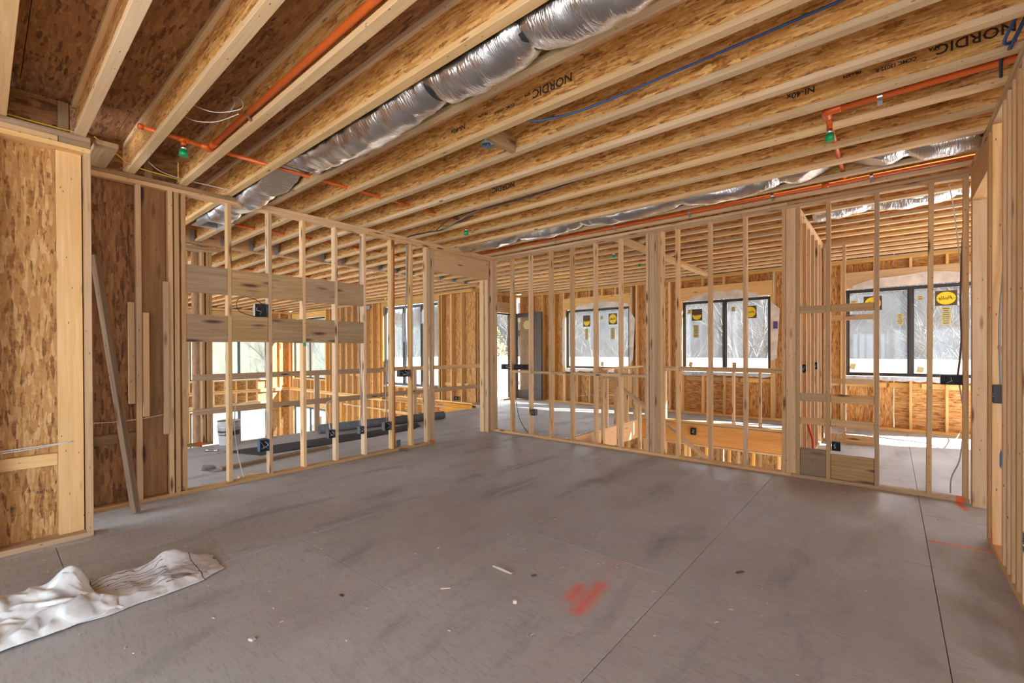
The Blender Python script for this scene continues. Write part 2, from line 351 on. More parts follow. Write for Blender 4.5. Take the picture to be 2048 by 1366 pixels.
# ---------------------------------------------------------------- ceiling: I-joists and deck
CE = empty('ceiling', (-2, 3, 3.09), 'open ceiling of wooden I-joists under strand-board decking', 'ceiling', kind='structure')
JZ, JD = 3.088, .302
def joist(x0, x1, yc):
    w = B(CE, 'i_joist', x0, x1, yc-.005, yc+.005, JZ+.03, JZ+JD-.03, 'web', axis='x', bev=0)
    for z in (JZ, JZ+JD-PL): B(w, 'flange', x0, x1, yc-.0318, yc+.0318, z, z+PL, 'flange', axis='x')
    return w
JY = lambda k: .507+.4054*k
JO = {}
for k in range(-7, 25):
    y = JY(k)
    if k <= 0: xl = -4.95
    elif k <= 1: xl = -5.50
    elif y < 8.35: xl = -8.05
    else: xl = -8.55
    if -7 <= k: JO[k] = joist(xl, 4.5, y)
for k in range(-2, 20): joist(-19.4, -8.17, JY(k)+.03)
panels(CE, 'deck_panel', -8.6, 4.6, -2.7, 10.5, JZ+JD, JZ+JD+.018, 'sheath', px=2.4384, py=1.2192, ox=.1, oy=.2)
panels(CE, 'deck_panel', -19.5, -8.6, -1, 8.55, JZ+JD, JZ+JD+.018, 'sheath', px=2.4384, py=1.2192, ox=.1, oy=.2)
B(CE, 'seam_blocker', -8.7, 4.7, -2.85, 10.55, JZ+JD+.02, JZ+JD+.04, 'darkin', bev=0); B(CE, 'seam_blocker', -19.6, -8.7, -1.1, 8.6, JZ+JD+.02, JZ+JD+.04, 'darkin', bev=0)  # unseen dark sheets added to stop sky showing through the deck seams
B(CE, 'flush_beam', -8.17, -8.05, -1, 8.5, JZ-.012, JZ+JD, 'lvl_pale')
B(CE, 'ceiling_beam', -3.12, -2.98, 6.0, 10.3, JZ-.06, JZ-.002, 'lumber_new')
def hanger(x, y):
    V = []; t = .0015
    for dx in (0, .05):
        V += [(x+dx, y-.045, JZ+.16), (x+dx, y-.045, JZ-.003), (x+dx, y+.045, JZ-.003), (x+dx, y+.045, JZ+.16)]
    F = [(0, 1, 5, 4), (1, 2, 6, 5), (2, 3, 7, 6)]
    V += [(x, y-.085, JZ+.16), (x, y-.085, JZ+.0), (x, y+.085, JZ+.16), (x, y+.085, JZ)]
    F += [(0, 1, 9, 8), (3, 2, 11, 10)]
    o = mesh_obj('joist_hanger', V, F, 'galv', CE, ORG['ceiling'])
for k in range(2, 19): hanger(-8.045, JY(k))
for y in (6.6, 7.0, 7.42, 7.83, 8.24, 9.05): hanger(-2.97, y+.03)
# strand-board rim and blocking at the near-left end of the joists
for k in range(-3, 2):
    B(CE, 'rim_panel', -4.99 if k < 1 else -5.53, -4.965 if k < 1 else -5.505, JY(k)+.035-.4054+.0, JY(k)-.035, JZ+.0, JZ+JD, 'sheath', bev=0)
B(CE, 'blocking', -4.96, -4.90, .40, .46, JZ, JZ+.28, 'lumber_old', axis='z')
B(CE, 'rim_panel', -5.53, -5.505, .96, 1.30, JZ, JZ+JD, 'sheath', bev=0); B(CE, 'blocking', -5.50, -5.46, 1.03, 1.09, JZ, JZ+.28, 'lumber_old', axis='z')
B(CE, 'flat_blocking', -5.42, -4.80, .60, .74, JZ-.012, JZ+.028, 'lumber_gray', axis='x')

def wall(name, loc, label): return empty(name, loc, label, 'wall', kind='structure')
# ---------------------------------------------------------------- wall_left : open stud partition (runs along y)
WA = wall('wall_left', (-5.44, 2.6, 0), 'open stud partition on the left with two rows of wide blocking boards')
AX0, AX1, AT = -5.483, -5.394, 3.004
B(WA, 'bottom_plate', AX0, AX1, .56, 4.545, 0, PL); B(WA, 'top_plate', AX0, AX1, .56, 3.40, AT, AT+PL, 'lumber'); B(WA, 'top_plate', AX0, AX1, 3.402, 5.88, AT, AT+PL)
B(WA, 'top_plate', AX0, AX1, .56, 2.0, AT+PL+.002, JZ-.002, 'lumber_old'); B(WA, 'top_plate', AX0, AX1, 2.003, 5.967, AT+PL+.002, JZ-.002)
AS = [1.231, 1.281, 1.337, 1.745, 2.154, 2.541, 2.95, 3.356, 3.790, 4.126, 4.425, 4.533]
for i, y in enumerate(AS):
    o = B(WA, 'stud', AX0, AX1, y-PL, y, PL, AT)
    if y == 1.745: o.rotation_euler[0] += .0
B(WA, 'stud', AX0, AX1, .950, .988, PL, AT, 'lumber'); B(WA, 'stud', AX0-.0, AX1-.02, .60, .638, PL, AT, 'lumber_old')  # darker tone of the end stud imitates the recess shade
B(WA, 'corner_board', -5.505, -5.467, 1.0, 1.188, .04, AT, 'lvl_shaded')
B(WA, 'osb_panel', -5.522, -5.508, .1, 1.235, 0, AT+.07, 'sheath')  # darker deck board used here so its colour carries the recess shade
B(WA, 'blocking', -5.50, -5.46, .64, .948, .585, .675, 'lumber_old', axis='y')
for (z0, z1) in ((2.035, 2.315), (1.535, 1.815)):
    for a, b in zip(AS[2:7], AS[3:8]): B(WA, 'blocking_board', AX1-.044, AX1-.005, a+.002, b-PL-.002, z0+random.uniform(-.006, .006), z1+random.uniform(-.006, .006), 'lumber_gray', axis='y')
B(WA, 'header', AX0+.01, AX1-.003, 4.535, 5.735, 2.672, 2.985, 'lvl_pale'); B(WA, 'header_plate', AX0, AX1, 4.535, 5.735, 2.986, 3.002)
B(WA, 'trimmer_stud', AX0, AX1, 5.735, 5.773, 0, AT); B(WA, 'trimmer_stud', -5.56, -5.47, 5.70, 5.738, 0, 2.67); B(WA, 'trimmer_stud', AX0, AX1, 5.80, 5.876, 0, AT)
# ---------------------------------------------------------------- wall_back : open stud partition (runs along x)
WB = wall('wall_back', (-2.4, 5.92, 0), 'open stud partition at the back of the room with thick posts')
BY0, BY1, BT = 5.878, 5.967, 3.012
B(WB, 'bottom_plate', -5.44, -.86, BY0, BY1, 0, PL); B(WB, 'bottom_plate', -.857, .552, BY0, BY1, 0, PL)
B(WB, 'top_plate', -5.48, -2.2, BY0, BY1, BT, BT+PL); B(WB, 'top_plate', -2.197, .68, BY0, BY1, BT, BT+PL); B(WB, 'top_plate', -5.48, -.9, BY0, BY1, BT+PL+.002, JZ); B(WB, 'top_plate', -.897, .68, BY0, BY1, BT+PL+.002, JZ)
BS = [-5.416, -5.008, -4.604, -4.192, -3.791, -3.382, -2.975, -2.565, -2.161, -1.754, -1.354, -.952, -.538, -.132, .265, .508]
for x in BS:
    o = B(WB, 'stud', x, x+PL, BY0, BY1, PL, BT)
    if x == .265: o.rotation_euler[1] += .006
for i in range(5): B(WB, 'post_ply', -2.520+i*.0385, -2.520+i*.0385+PL, BY0+.004, BY1, PL, BT)
B(WB, 'post_board', -.912, -.816, BY0+.006, BY1, PL, BT); B(WB, 'stud', -.814, -.776, BY0, BY1, PL, BT)
for i in range(6): B(WB, 'blocking', BS[i+1]+PL+.001, BS[i+2]-.001, BY0+.004, BY1, 1.05+random.uniform(-.004, .004), 1.089, axis='x')
for a, b in ((-2.322, BS[8]), (BS[8]+PL, BS[9]), (BS[9]+PL, BS[10]), (BS[10]+PL, BS[11])): B(WB, 'blocking', a+.001, b-.001, BY0+.004, BY1, 1.155, 1.193, axis='x')
for (z0, z1) in ((1.826, 1.907), (.856, .945), (.60, .676), (.045, .335)):
    for a, b in ((-.775, -.539), (-.499, -.133)):
        big = z1 < .4
        B(WB, 'blocking_board' if big else 'blocking', a, b, BY0+.012, BY0+.05, z0, z1-(.03 if big and a > -.6 else 0), 'lumber_gray' if big else 'lumber', axis='x')
# ---------------------------------------------------------------- wall_right : thick stud wall with doorway
WC = wall('wall_right', (.61, 2.5, 0), 'stud wall along the right edge with a header over its doorway')
CX0, CX1 = .545, .685
B(WC, 'bottom_plate', CX0, CX1, -2.7, 4.85, 0, PL); B(WC, 'top_plate', CX0, CX1, -2.7, 5.876, BT, BT+PL); B(WC, 'top_plate', CX0, CX1, -2.7, 5.876, BT+PL+.002, JZ)
for y in (4.812, 4.773, 4.63): B(WC, 'stud', CX0, CX1, y, y+PL, PL, BT if y < 4.8 else 2.76, 'lumber')
for y in (4.22, 4.075, 3.935, 3.80, 3.65): B(WC, 'stud', CX0, CX1, y, y+PL, PL, BT)
for i in range(15): B(WC, 'stud', CX0, CX1, 3.25-i*S, 3.25-i*S+PL, PL, BT)
B(WC, 'header', CX0+.003, CX1-.003, 4.812, 5.74, 2.762, 3.010, 'lvl_pale')
B(WC, 'post_board', CX0+.012, CX1, 5.775, 5.815, 0, 2.76, 'lumber', axis='z'); B(WC, 'post_board', CX0+.012, CX1, 5.818, 5.876, 0, BT)
# ---------------------------------------------------------------- wall_left_near : sheathed wall at the left edge
WD = wall('wall_left_near', (-4.81, -1, 0), 'strand-board sheathed stud wall at the left edge with a wide flat corner board')
DX0, DX1, DT = -4.88, -4.74, 2.962
B(WD, 'bottom_plate', DX0, DX1, -2.7, .565, 0, .04, 'lumber'); B(WD, 'top_plate', DX0, DX1, -2.7, .565, DT, DT+PL, 'lumber_pale'); B(WD, 'top_plate', DX0, DX1, -2.7, .385, DT+PL+.002, DT+.08, 'lumber'); B(WD, 'top_plate', DX0, DX1, .389, .565, DT+PL+.002, DT+.08, 'lumber_old', axis='y')
B(WD, 'shim_plate', DX0, DX1, -2.7, .565, DT+.081, JZ-.001, 'lumber_old')
B(WD, 'stud', DX0, DX1, .527, .565, .04, DT, 'lumber'); B(WD, 'corner_board', -4.862, -4.822, .380, .520, .04, DT, 'lumber_pale')
for i in range(7): B(WD, 'stud', DX0, DX1, .03-i*S, .03-i*S+PL, .04, DT)
B(WD, 'blocking', DX0, DX0+.04, .07, .378, .575, .665, 'lumber_pale', axis='y')
for y in (-2.12, -.9, .32): B(WD, 'osb_panel', -4.897, -4.882, y-.6, min(.565, y+.615), 0, DT+.06, 'osb')
# ---------------------------------------------------------------- wall_chase : dark chase wall beyond the left partition
WK = wall('wall_chase', (-8.1, 1, 0), 'dark service-chase wall end seen through the left partition')
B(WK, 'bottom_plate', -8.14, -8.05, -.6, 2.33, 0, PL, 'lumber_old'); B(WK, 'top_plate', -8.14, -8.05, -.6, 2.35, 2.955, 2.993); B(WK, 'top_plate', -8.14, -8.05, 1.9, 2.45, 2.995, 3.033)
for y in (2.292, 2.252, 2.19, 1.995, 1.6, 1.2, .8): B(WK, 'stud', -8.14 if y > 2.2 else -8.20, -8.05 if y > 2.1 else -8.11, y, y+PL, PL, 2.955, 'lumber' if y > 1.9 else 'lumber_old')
B(WK, 'osb_panel', -8.60, -8.585, -.6, 2.0, -.3, 3.08, 'sheath'); B(WK, 'osb_panel', -8.60, -8.16, 2.20, 2.215, -.3, 3.08, 'sheath', axis='z')
# ---------------------------------------------------------------- exterior framed walls
def framed(root, axis, f0, f1, a0, a1, z0, z1, wins, sp=S, mat='lumber_new', osb_out=True, head=.29, off=0., sheets=True, rows=()):
    """2x6 wall: `axis` the running direction, f0..f1 its depth; wins = (a,b,zs,zh); full studs between, kings, cripples, headers, sills"""
    def bb(n, p, q, u, v, m=mat, d0=None, d1=None):
        d0 = f0 if d0 is None else d0; d1 = f1 if d1 is None else d1
        ax = 'z' if v-u > abs(q-p) else axis
        return B(root, n, p, q, d0, d1, u, v, m, axis=ax) if axis == 'x' else B(root, n, d0, d1, p, q, u, v, m, axis=ax)
    bb('bottom_plate', a0, a1, z0, z0+PL); bb('top_plate', a0, a1, z1-PL, z1); bb('top_plate', a0, a1, z1-2*PL-.002, z1-PL-.002)
    zt = z1-2*PL-.003; busy = []
    for (p, q, zs, zh) in wins:
        busy.append((p-.09, q+.09))
        for u in (p-.078, q+.04): bb('king_stud', u, u+PL, z0+PL, zt)
        for u in (p-.039, q+.001): bb('trimmer_stud', u, u+PL, z0+PL, zh+.03)
        bb('header', p-.039, q+.039, zh+.031, min(zh+.031+head, zt))
        bb('sill_plate', p, q, zs-PL-.02, zs-.02)
        n = max(1, round((q-p)/S))
        for i in range(1, n):
            u = p+(q-p)*i/n
            if zt-(zh+.031+head) > .05: bb('cripple_stud', u-.019, u+.019, zh+.032+head, zt)
            bb('cripple_stud', u-.019, u+.019, z0+PL, zs-PL-.021)
    u = a0+off
    while u < a1-.03:
        if not any(p < u+PL and u < q for p, q in busy): bb('stud', u, u+PL, z0+PL, zt)
        u += sp
    for (p, q, z) in rows: bb('fire_block', p, q, z, z+.089, mat, f1-.04, f1-.001) if f1 > f0 else None
    if sheets:
        so = .013
        u = a0
        while u < a1-.01:
            v = min(u+1.2192, a1); zb, zu = (z0 if z0 > -3 else z0-.3), (z1+.3 if z1 > 0 else z1)
            cuts = sorted([(max(u, p), min(v, q), zs, zh) for (p, q, zs, zh) in wins if p < v and q > u])
            def sheet(p, q, r, t):
                if q-p > .01 and t-r > .01: bb('osb_panel', p+.001, q-.001, r, t, 'osb_y' if axis == 'x' else 'osb', f1+.001, f1+so) if f1 > f0 else bb('osb_panel', p+.001, q-.001, r, t, 'osb', f1-.001, f1-so)
            if not cuts: sheet(u, v, zb, zu)
            x = u
            for (p, q, zs, zh) in cuts:
                sheet(x, p, zb, zu); sheet(p, q, zb, zs-.02); sheet(p, q, zh+.03, zu); x = q
            if cuts: sheet(x, v, zb, zu)
            u = v
GY = 10.37
WG = wall('wall_far', (-3, 10.44, 0), 'exterior stud wall with three dark-framed windows behind the back partition')
GW = [(-6.84, -4.96, .945, 2.52), (-3.66, -1.88, .945, 2.52), (-.65, 1.16, .945, 2.52), (1.7, 4.3, .3, 2.52)]  # last entry: unseen unglazed opening added to light the right-hand room
framed(WG, 'x', GY, GY+.14, -8.5, 4.6, 0, 3.085, GW, off=.05, rows=[(-1.7, -.74, .74), (-.65, -.07, .74), (-.03, .35, .74), (.40, 1.16, .74), (-3.6, -3.1, .74), (-3.0, -2.5, .74), (-2.46, -1.9, .74), (-6.3, -5.8, .74), (-8.2, -7.3, .74), (-7.2, -6.9, .74)])
FY = 8.42
WF = wall('wall_great_room', (-14, 8.5, -3.2), 'two-storey stud wall of the great room with tall grey windows')
FW = [(-12.56, -9.88, .35, 2.83), (-19.06, -16.36, .35, 2.76)]
framed(WF, 'x', FY, FY+.14, -19.4, -12.65, -.1, 3.085, [FW[1]], off=.1, head=.2, rows=[(-15.0, -14.2, .55)])
framed(WF, 'x', FY, FY+.14, -12.64, -8.5, 0, 3.085, [FW[0]], off=.05, head=.16, rows=[(-9.7, -9.3, .45), (-9.2, -8.75, .45)])
framed(WF, 'x', FY, FY+.14, -19.4, -12.65, -3.2, -.11, [(-19.06, -16.36, -2.7, -.80)], off=.1, head=.2)
framed(WF, 'x', FY, FY+.14, -12.64, -8.5, -3.2, -.45, [], off=.1)
for i in range(10): B(WF, 'rim_stud', -12.5+i*S, -12.5+i*S+PL, FY, FY+.14, -.44, -.14, 'lumber_new', axis='z')
B(WF, 'osb_panel', -12.64, -8.5, FY+.141, FY+.154, -.45, -.001, 'osb_y', axis='x'); B(WF, 'ledger', -12.64, -8.5, FY-.03, FY+.005, -.16, -.12, 'lumber_new'); B(WF, 'rim_board', -9.65, -8.5, FY-.005, FY, -.40, -.02, 'lvl'); B(WF, 'ledger', -15, -9.7, FY-.03, FY, -.48, -.43, 'lumber_new')
LX = -19.4
WL = wall('wall_great_room_end', (-19.47, 3, -3.2), 'sunlit two-storey end wall of the great room with stacked windows')
framed(WL, 'y', LX, LX-.14, -1, 8.57, -.1, 3.085, [(4.9, 7.55, .35, 2.76), (1.4, 4.0, .35, 2.76)], off=.1, head=.2, mat='lumber_new')
framed(WL, 'y', LX, LX-.14, -1, 8.57, -3.2, -.11, [(4.9, 7.55, -2.7, -.80), (1.4, 4.0, -2.7, -.80)], off=.1, head=.2)
HX = -8.5
WH = wall('wall_terrace', (-8.57, 9.5, 0), 'short exterior stud wall with the terrace doorway')
framed(WH, 'y', HX, HX-.14, 8.56, 10.52, 0, 3.085, [(9.16, 10.06, .06, 2.50)], off=.05, head=.29)
# rear and side walls behind the camera, with the wide openings daylight enters by
WR = wall('wall_rear', (-.5, -2.75, 0), 'rear wall behind the viewpoint with wide glazed-door openings')
for a, b, c, d in ((-4.9, -3.3, 0, 3.41), (-.1, .1, 0, 3.08), (3.2, 4.6, 0, 3.41), (-3.3, -.1, 2.2, 3.41), (.1, 3.2, 2.2, 3.41)): B(WR, 'wall_panel', a, b, -2.85, -2.71, c, d, 'osb')
WS = wall('wall_side', (4.65, 4, 0), 'unseen far side wall of the adjoining room with openings added for daylight')
for a, b, c, d in ((-2.7, -2.2, 0, 3.41), (1.2, 6.4, 0, 3.41), (9.8, 10.4, 0, 3.41), (-2.2, 1.2, 2.7, 3.41), (-2.2, 1.2, 0, .25), (6.4, 9.8, 1.9, 3.41), (6.4, 9.8, 0, .2)): B(WS, 'wall_panel', 4.6, 4.74, a, b, c, d, 'osb')  # low far opening added to bounce sunlight into the right-hand room
# ---------------------------------------------------------------- stair-side partition, closet partition, lower framing
WE = wall('wall_stair', (-.86, 7.2, 0), 'stud partition between the stair opening and the right-hand room')
EX0, EX1 = -.905, -.816
B(WE, 'bottom_plate', EX0, EX1, 5.97, 8.60, 0, PL); B(WE, 'top_plate', EX0, EX1, 5.97, 8.60, BT, BT+PL); B(WE, 'top_plate', EX0, EX1, 5.97, 8.60, BT+PL+.002, JZ)
ES = [6.32, 6.70, 7.08, 7.46, 7.85, 8.24, 8.56]
for y in ES: B(WE, 'stud', EX0, EX1, y, y+PL, PL, BT)
for z in (1.80, .90, .60, .30):
    for a, b in zip([5.93]+ES, ES): B(WE, 'blocking', EX0, EX0+.04, a+PL+.001, b-.001, z, z+.09, axis='y')
WI = wall('wall_closet', (-.5, 8.55, 0), 'short closet partition in the right-hand room')
B(WI, 'bottom_plate', -.81, -.165, 8.5, 8.59, 0, PL); B(WI, 'top_plate', -.81, -.165, 8.5, 8.59, BT, BT+PL); B(WI, 'top_plate', -.81, -.165, 8.5, 8.59, BT+PL+.002, JZ)
for x in (-.572, -.205, -.80): B(WI, 'stud', x, x+PL, 8.5, 8.59, PL, BT)
for z in (1.85, .88, .03):
    for a, b in ((-.76, -.573), (-.533, -.206)): B(WI, 'blocking', a, b, 8.5, 8.54, z+.02, z+.10, axis='x')
WJ = wall('wall_lower', (-3, 9.1, -3.2), 'stud wall of the storey below seen under the stair opening beam')
for i in range(16): B(WJ, 'stud', -6+i*S, -6+i*S+PL, 9.02, 9.11, -3.2, -.45, 'lumber_new'); B(WJ, 'stud', -6.1+i*S, -6.1+i*S+PL, 10.1, 10.19, -3.2, -.45, 'lumber')
B(WJ, 'top_plate', -6, .5, 9.02, 9.11, -.45, -.41); B(WJ, 'top_plate', -2.0, .5, 8.2, 8.3, -.62, -.53, 'lumber_new')
for i in range(4): B(WJ, 'osb_panel', -6+i*1.6, -4.42+i*1.6, 10.5, 10.515, -3.2, -.3, 'osb')

# ---------------------------------------------------------------- windows and door
def window(name, label, axis, f, a, b, z0, z1, panes, frame='frame', glass='glass', side=1, fw=.034, depth=.09, hung=False):
    """f = interior face coordinate of the frame, side = +1 outwards positive"""
    root = empty(name, ((a+b)/2, f, z0) if axis == 'x' else (f, (a+b)/2, z0), label, 'window', kind='structure')
    def bb(n, p, q, u, v, d0, d1, m, par=root):
        e0, e1 = f+side*d0, f+side*d1
        return B(par, n, p, q, min(e0, e1), max(e0, e1), u, v, m, bev=.003) if axis == 'x' else B(par, n, min(e0, e1), max(e0, e1), p, q, u, v, m, bev=.003)
    bb('frame_rail', a, b, z1-fw, z1, 0, depth, frame); bb('frame_rail', a, b, z0, z0+fw, 0, depth, frame)
    bb('frame_stile', a, a+fw, z0+fw, z1-fw, 0, depth, frame); bb('frame_stile', b-fw, b, z0+fw, z1-fw, 0, depth, frame)
    cuts = [a+fw+(b-a-2*fw)*t for t in panes]; out = []
    for i, c in enumerate(cuts[1:-1]): bb('mullion', c-.022, c+.022, z0+fw, z1-fw, -.005, depth, frame)
    for i in range(len(cuts)-1):
        p = cuts[i]+(.022 if i else 0); q = cuts[i+1]-(.022 if i < len(cuts)-2 else 0); s_ = .024
        for n, r in (('sash_rail', (p, q, z1-fw-s_, z1-fw)), ('sash_rail', (p, q, z0+fw, z0+fw+s_)), ('sash_stile', (p, p+s_, z0+fw+s_, z1-fw-s_)), ('sash_stile', (q-s_, q, z0+fw+s_, z1-fw-s_))):
            bb(n, *r, .02, .07, frame)
        g = bb('pane', p+s_, q-s_, z0+fw+s_, z1-fw-s_, .04, .046, glass); g.data = g.data.copy(); out.append((p+s_, q-s_, z0+fw+s_, z1-fw-s_))
    return root, out
def sticker(root, cx, cz, w, h, y, kind, tilt=0.):
    """labels stuck on the inner side of the glass (seen reversed)"""
    o = B(root, 'sticker', cx-w/2, cx+w/2, y-.002, y-.0008, cz-h/2, cz+h/2, 'stick_p' if kind == 'pale' else 'stick_b', axis='x', bev=0)
    if tilt: o.rotation_euler[1] = tilt
    if kind == 'pale':
        for i in range(max(1, int(h/.035))):
            ww = w*random.uniform(.5, .8); B(o, 'sticker_print', cx-ww/2, cx+ww/2, y-.0026, y-.0021, cz+h/2-.03-i*.035, cz+h/2-.018-i*.035, 'ink_soft', axis='x', bev=0) if not tilt else None
        return
    n = 28; P = [(cx+math.cos(2*math.pi*i/n)*w*.44, cz+math.sin(2*math.pi*i/n)*h*.43) for i in range(n)]
    prism('sticker_oval', P, -.0006, 'stick_y', o, 'y', y-.0021)
    mt = Matrix.Translation((cx, y-.0034, cz)) @ Matrix.Rotation(R(90), 4, 'X') @ Matrix.Scale(-1, 4, (1, 0, 0))
    text('Pella', w*.34, 'ink', o, mt, 'sticker_lettering', shear=.35)
    B(o, 'sticker_band', cx-w*.43, cx+w*.43, y-.0031, y-.0028, cz-.006, cz-.001, 'ink', axis='x', bev=0) if kind == 'logo' else B(o, 'sticker_band', cx-w*.48, cx+w*.48, y-.0034, y-.003, cz+.0, cz+h*.46, 'stick_b', axis='x', bev=0)
GF = GY+.055; SY = GF+.04
w1, p1 = window('window_1', 'left dark-framed double window with yellow oval stickers beside the open door', 'x', GF, *GW[0], (0, .5, 1))
w2, p2 = window('window_2', 'middle dark-framed double window behind the stair opening', 'x', GF, *GW[1], (0, .5, 1))
w3, p3 = window('window_3', 'right dark-framed double window in the adjoining room', 'x', GF, *GW[2], (0, .5, 1))
sticker(w1, -6.22, 2.21, .22, .30, SY, 'half'); sticker(w1, -6.22, 1.86, .10, .30, SY, 'pale'); sticker(w1, -5.45, 2.23, .24, .28, SY, 'logo'); sticker(w1, -5.45, 1.86, .12, .30, SY, 'pale'); sticker(w1, -5.77, 2.28, .08, .10, SY, 'pale'); sticker(w1, -5.76, 1.07, .09, .12, SY, 'pale', .15)
sticker(w2, -3.36, 2.22, .23, .26, SY, 'half'); sticker(w2, -3.38, 1.85, .12, .28, SY, 'pale'); sticker(w2, -3.52, 2.30, .08, .10, SY, 'pale'); sticker(w2, -2.27, 2.22, .24, .26, SY, 'logo'); sticker(w2, -2.60, 2.30, .08, .10, SY, 'pale'); sticker(w2, -3.5, 1.10, .08, .11, SY, 'pale', .2); sticker(w2, -2.58, 1.10, .08, .11, SY, 'pale'); sticker(w2, -3.1, 2.15, .05, .14, SY, 'pale')
sticker(w3, -.26, 2.26, .26, .26, SY, 'logo'); sticker(w3, .70, 2.28, .27, .25, SY, 'logo'); sticker(w3, .70, 1.98, .12, .30, SY, 'pale'); sticker(w3, -.53, 2.30, .09, .06, SY, 'pale'); sticker(w3, .38, 2.31, .08, .08, SY, 'pale'); sticker(w3, .115, 1.95, .09, .20, SY, 'pale'); sticker(w3, -.55, 1.11, .08, .11, SY, 'pale', .2); sticker(w3, .38, 1.07, .09, .10, SY, 'pale', .2)
# house-wrap flaps folded in round the far windows
def flap(root, pts): prism('house_wrap_flap', pts, -.004, 'wrap', root, 'y', GY-.001)
def wobble(a, b, z, h, n=10, seed=1):
    rr = random.Random(seed); up = [(a+(b-a)*i/n, z+h*(.35+.65*math.sin(math.pi*min(1, i/n*1.05))**.6)*rr.uniform(.8, 1.05)) for i in range(n+1)]
    return [(a, z), (b, z)]+up[::-1]
flap(w1, wobble(-6.5, -5.0, 2.53, .17, seed=2)); flap(w2, wobble(-3.5, -2.1, 2.53, .20, seed=3)); flap(w3, wobble(-.55, 1.16, 2.53, .22, seed=4))
flap(w1, [(-6.85, 1.0), (-6.94, 1.02), (-6.93, 2.3), (-6.85, 2.4)]); flap(w1, [(-4.95, 1.05), (-4.86, 1.2), (-4.80, 2.2), (-4.95, 2.42)]); flap(w2, [(-3.67, 1.0), (-3.76, 1.1), (-3.80, 2.0), (-3.67, 2.35)]); flap(w2, [(-1.87, 1.2), (-1.77, 1.25), (-1.71, 2.25), (-1.87, 2.40)])
B(w2, 'wrap_print', -1.83, -1.75, GY-.007, GY-.006, 1.85, 2.0, 'purple', bev=0, axis='z')
for (a, b), r_ in zip(((g[0], g[1]) for g in GW), (w1, w2, w3)):
    rr = random.Random(int(a*10)); n = 16; top = [(a+(b-a)*i/n, .94) for i in range(n+1)]; bot = [(a+(b-a)*i/n, .895-rr.uniform(0, .05)) for i in range(n+1)]
    prism('sill_membrane', top+bot[::-1], -.004, 'galv' if r_ is not w1 else 'white', r_, 'y', GY-.001)
FF = FY+.06
w4, p4 = window('window_4', 'tall grey three-part window of the great room beyond the guard rail', 'x', FF, *FW[0], (0, .36, .7, 1), 'frame_gray', 'glass', depth=.12, fw=.06)
w5, p5 = window('window_5', 'tall window in the sunlit corner of the great room', 'x', FF, *FW[1], (0, .5, 1), 'frame')
w6, p6 = window('window_6', 'lower white-filmed window in the great room corner', 'x', FF, -19.06, -16.36, -2.7, -.80, (0, .5, 1), 'frame_gray', 'glass_white')
LF = LX-.06
w7, p7 = window('window_7', 'upper end-wall window of the great room behind the white bucket', 'y', LF, 4.9, 7.55, .35, 2.76, (0, .62, 1), 'frame_gray', 'glass', side=-1)
w8, p8 = window('window_8', 'lower white-filmed end-wall window behind the white bucket', 'y', LF, 4.9, 7.55, -2.7, -.80, (0, .62, 1), 'frame_gray', 'glass_white', side=-1)
w9, _ = window('window_9', 'upper end-wall window hidden behind the dark chase', 'y', LF, 1.4, 4.0, .35, 2.76, (0, .5, 1), 'frame_gray', 'glass', side=-1)
for w, y in ((w4, FF+.04),): sticker(w, -12.15, 2.35, .16, .34, y, 'pale'); sticker(w, -11.62, 2.62, .08, .2, y, 'pale'); sticker(w, -10.7, 2.66, .08, .2, y, 'pale')
sticker(w5, -18.4, 2.3, .25, .25, FF+.04, 'logo')
sticker(w6, -18.35, -1.3, .35, .5, FF+.04, 'pale'); sticker(w6, -17.0, -1.35, .3, .5, FF+.04, 'pale')
prism('window_header_frame', [(9.16, 2.46), (10.06, 2.46), (10.06, 2.50), (9.16, 2.50)], -.12, 'frame', WH, 'x', HX-.01)
for y in (9.16, 10.02): B(WH, 'door_jamb', HX-.13, HX-.01, y, y+.04, .06, 2.46, 'frame')
# open glazed door leaf
DR = empty('door_1', (-8.46, 10.2, .03), 'charcoal glazed door swung open against the far wall', 'door', kind='structure')
dx0, dx1, dy0, dy1, dz0, dz1 = -8.46, -7.53, 10.20, 10.245, .03, 2.52
B(DR, 'stile', dx0, dx0+.045, dy0, dy1, dz0, dz1, 'doorgray'); B(DR, 'stile', dx1-.13, dx1, dy0, dy1, dz0, dz1, 'doorgray'); B(DR, 'top_rail', dx0+.046, dx1-.131, dy0, dy1, dz1-.12, dz1, 'doorgray'); B(DR, 'bottom_rail', dx0+.046, dx1-.131, dy0, dy1, dz0, dz0+.26, 'doorgray')
B(DR, 'pane', dx0+.046, dx1-.131, dy0+.018, dy0+.024, dz0+.262, dz1-.121, 'glass_door', axis='z', bev=0)
prism('round_sticker', [(-8.06+.13*math.cos(i*.349), 2.17+.13*math.sin(i*.349)) for i in range(18)], -.001, 'stick_p', DR, 'y', dy0+.017)
for z in (2.27, .42): B(DR, 'sticker', -8.40, -8.30, dy0+.015, dy0+.0165, z, z+.11, 'white', bev=0, axis='x')
B(DR, 'sticker', -8.44, -8.32, dy0+.015, dy0+.0165, 1.85, 2.02, 'graybox', bev=0, axis='z')

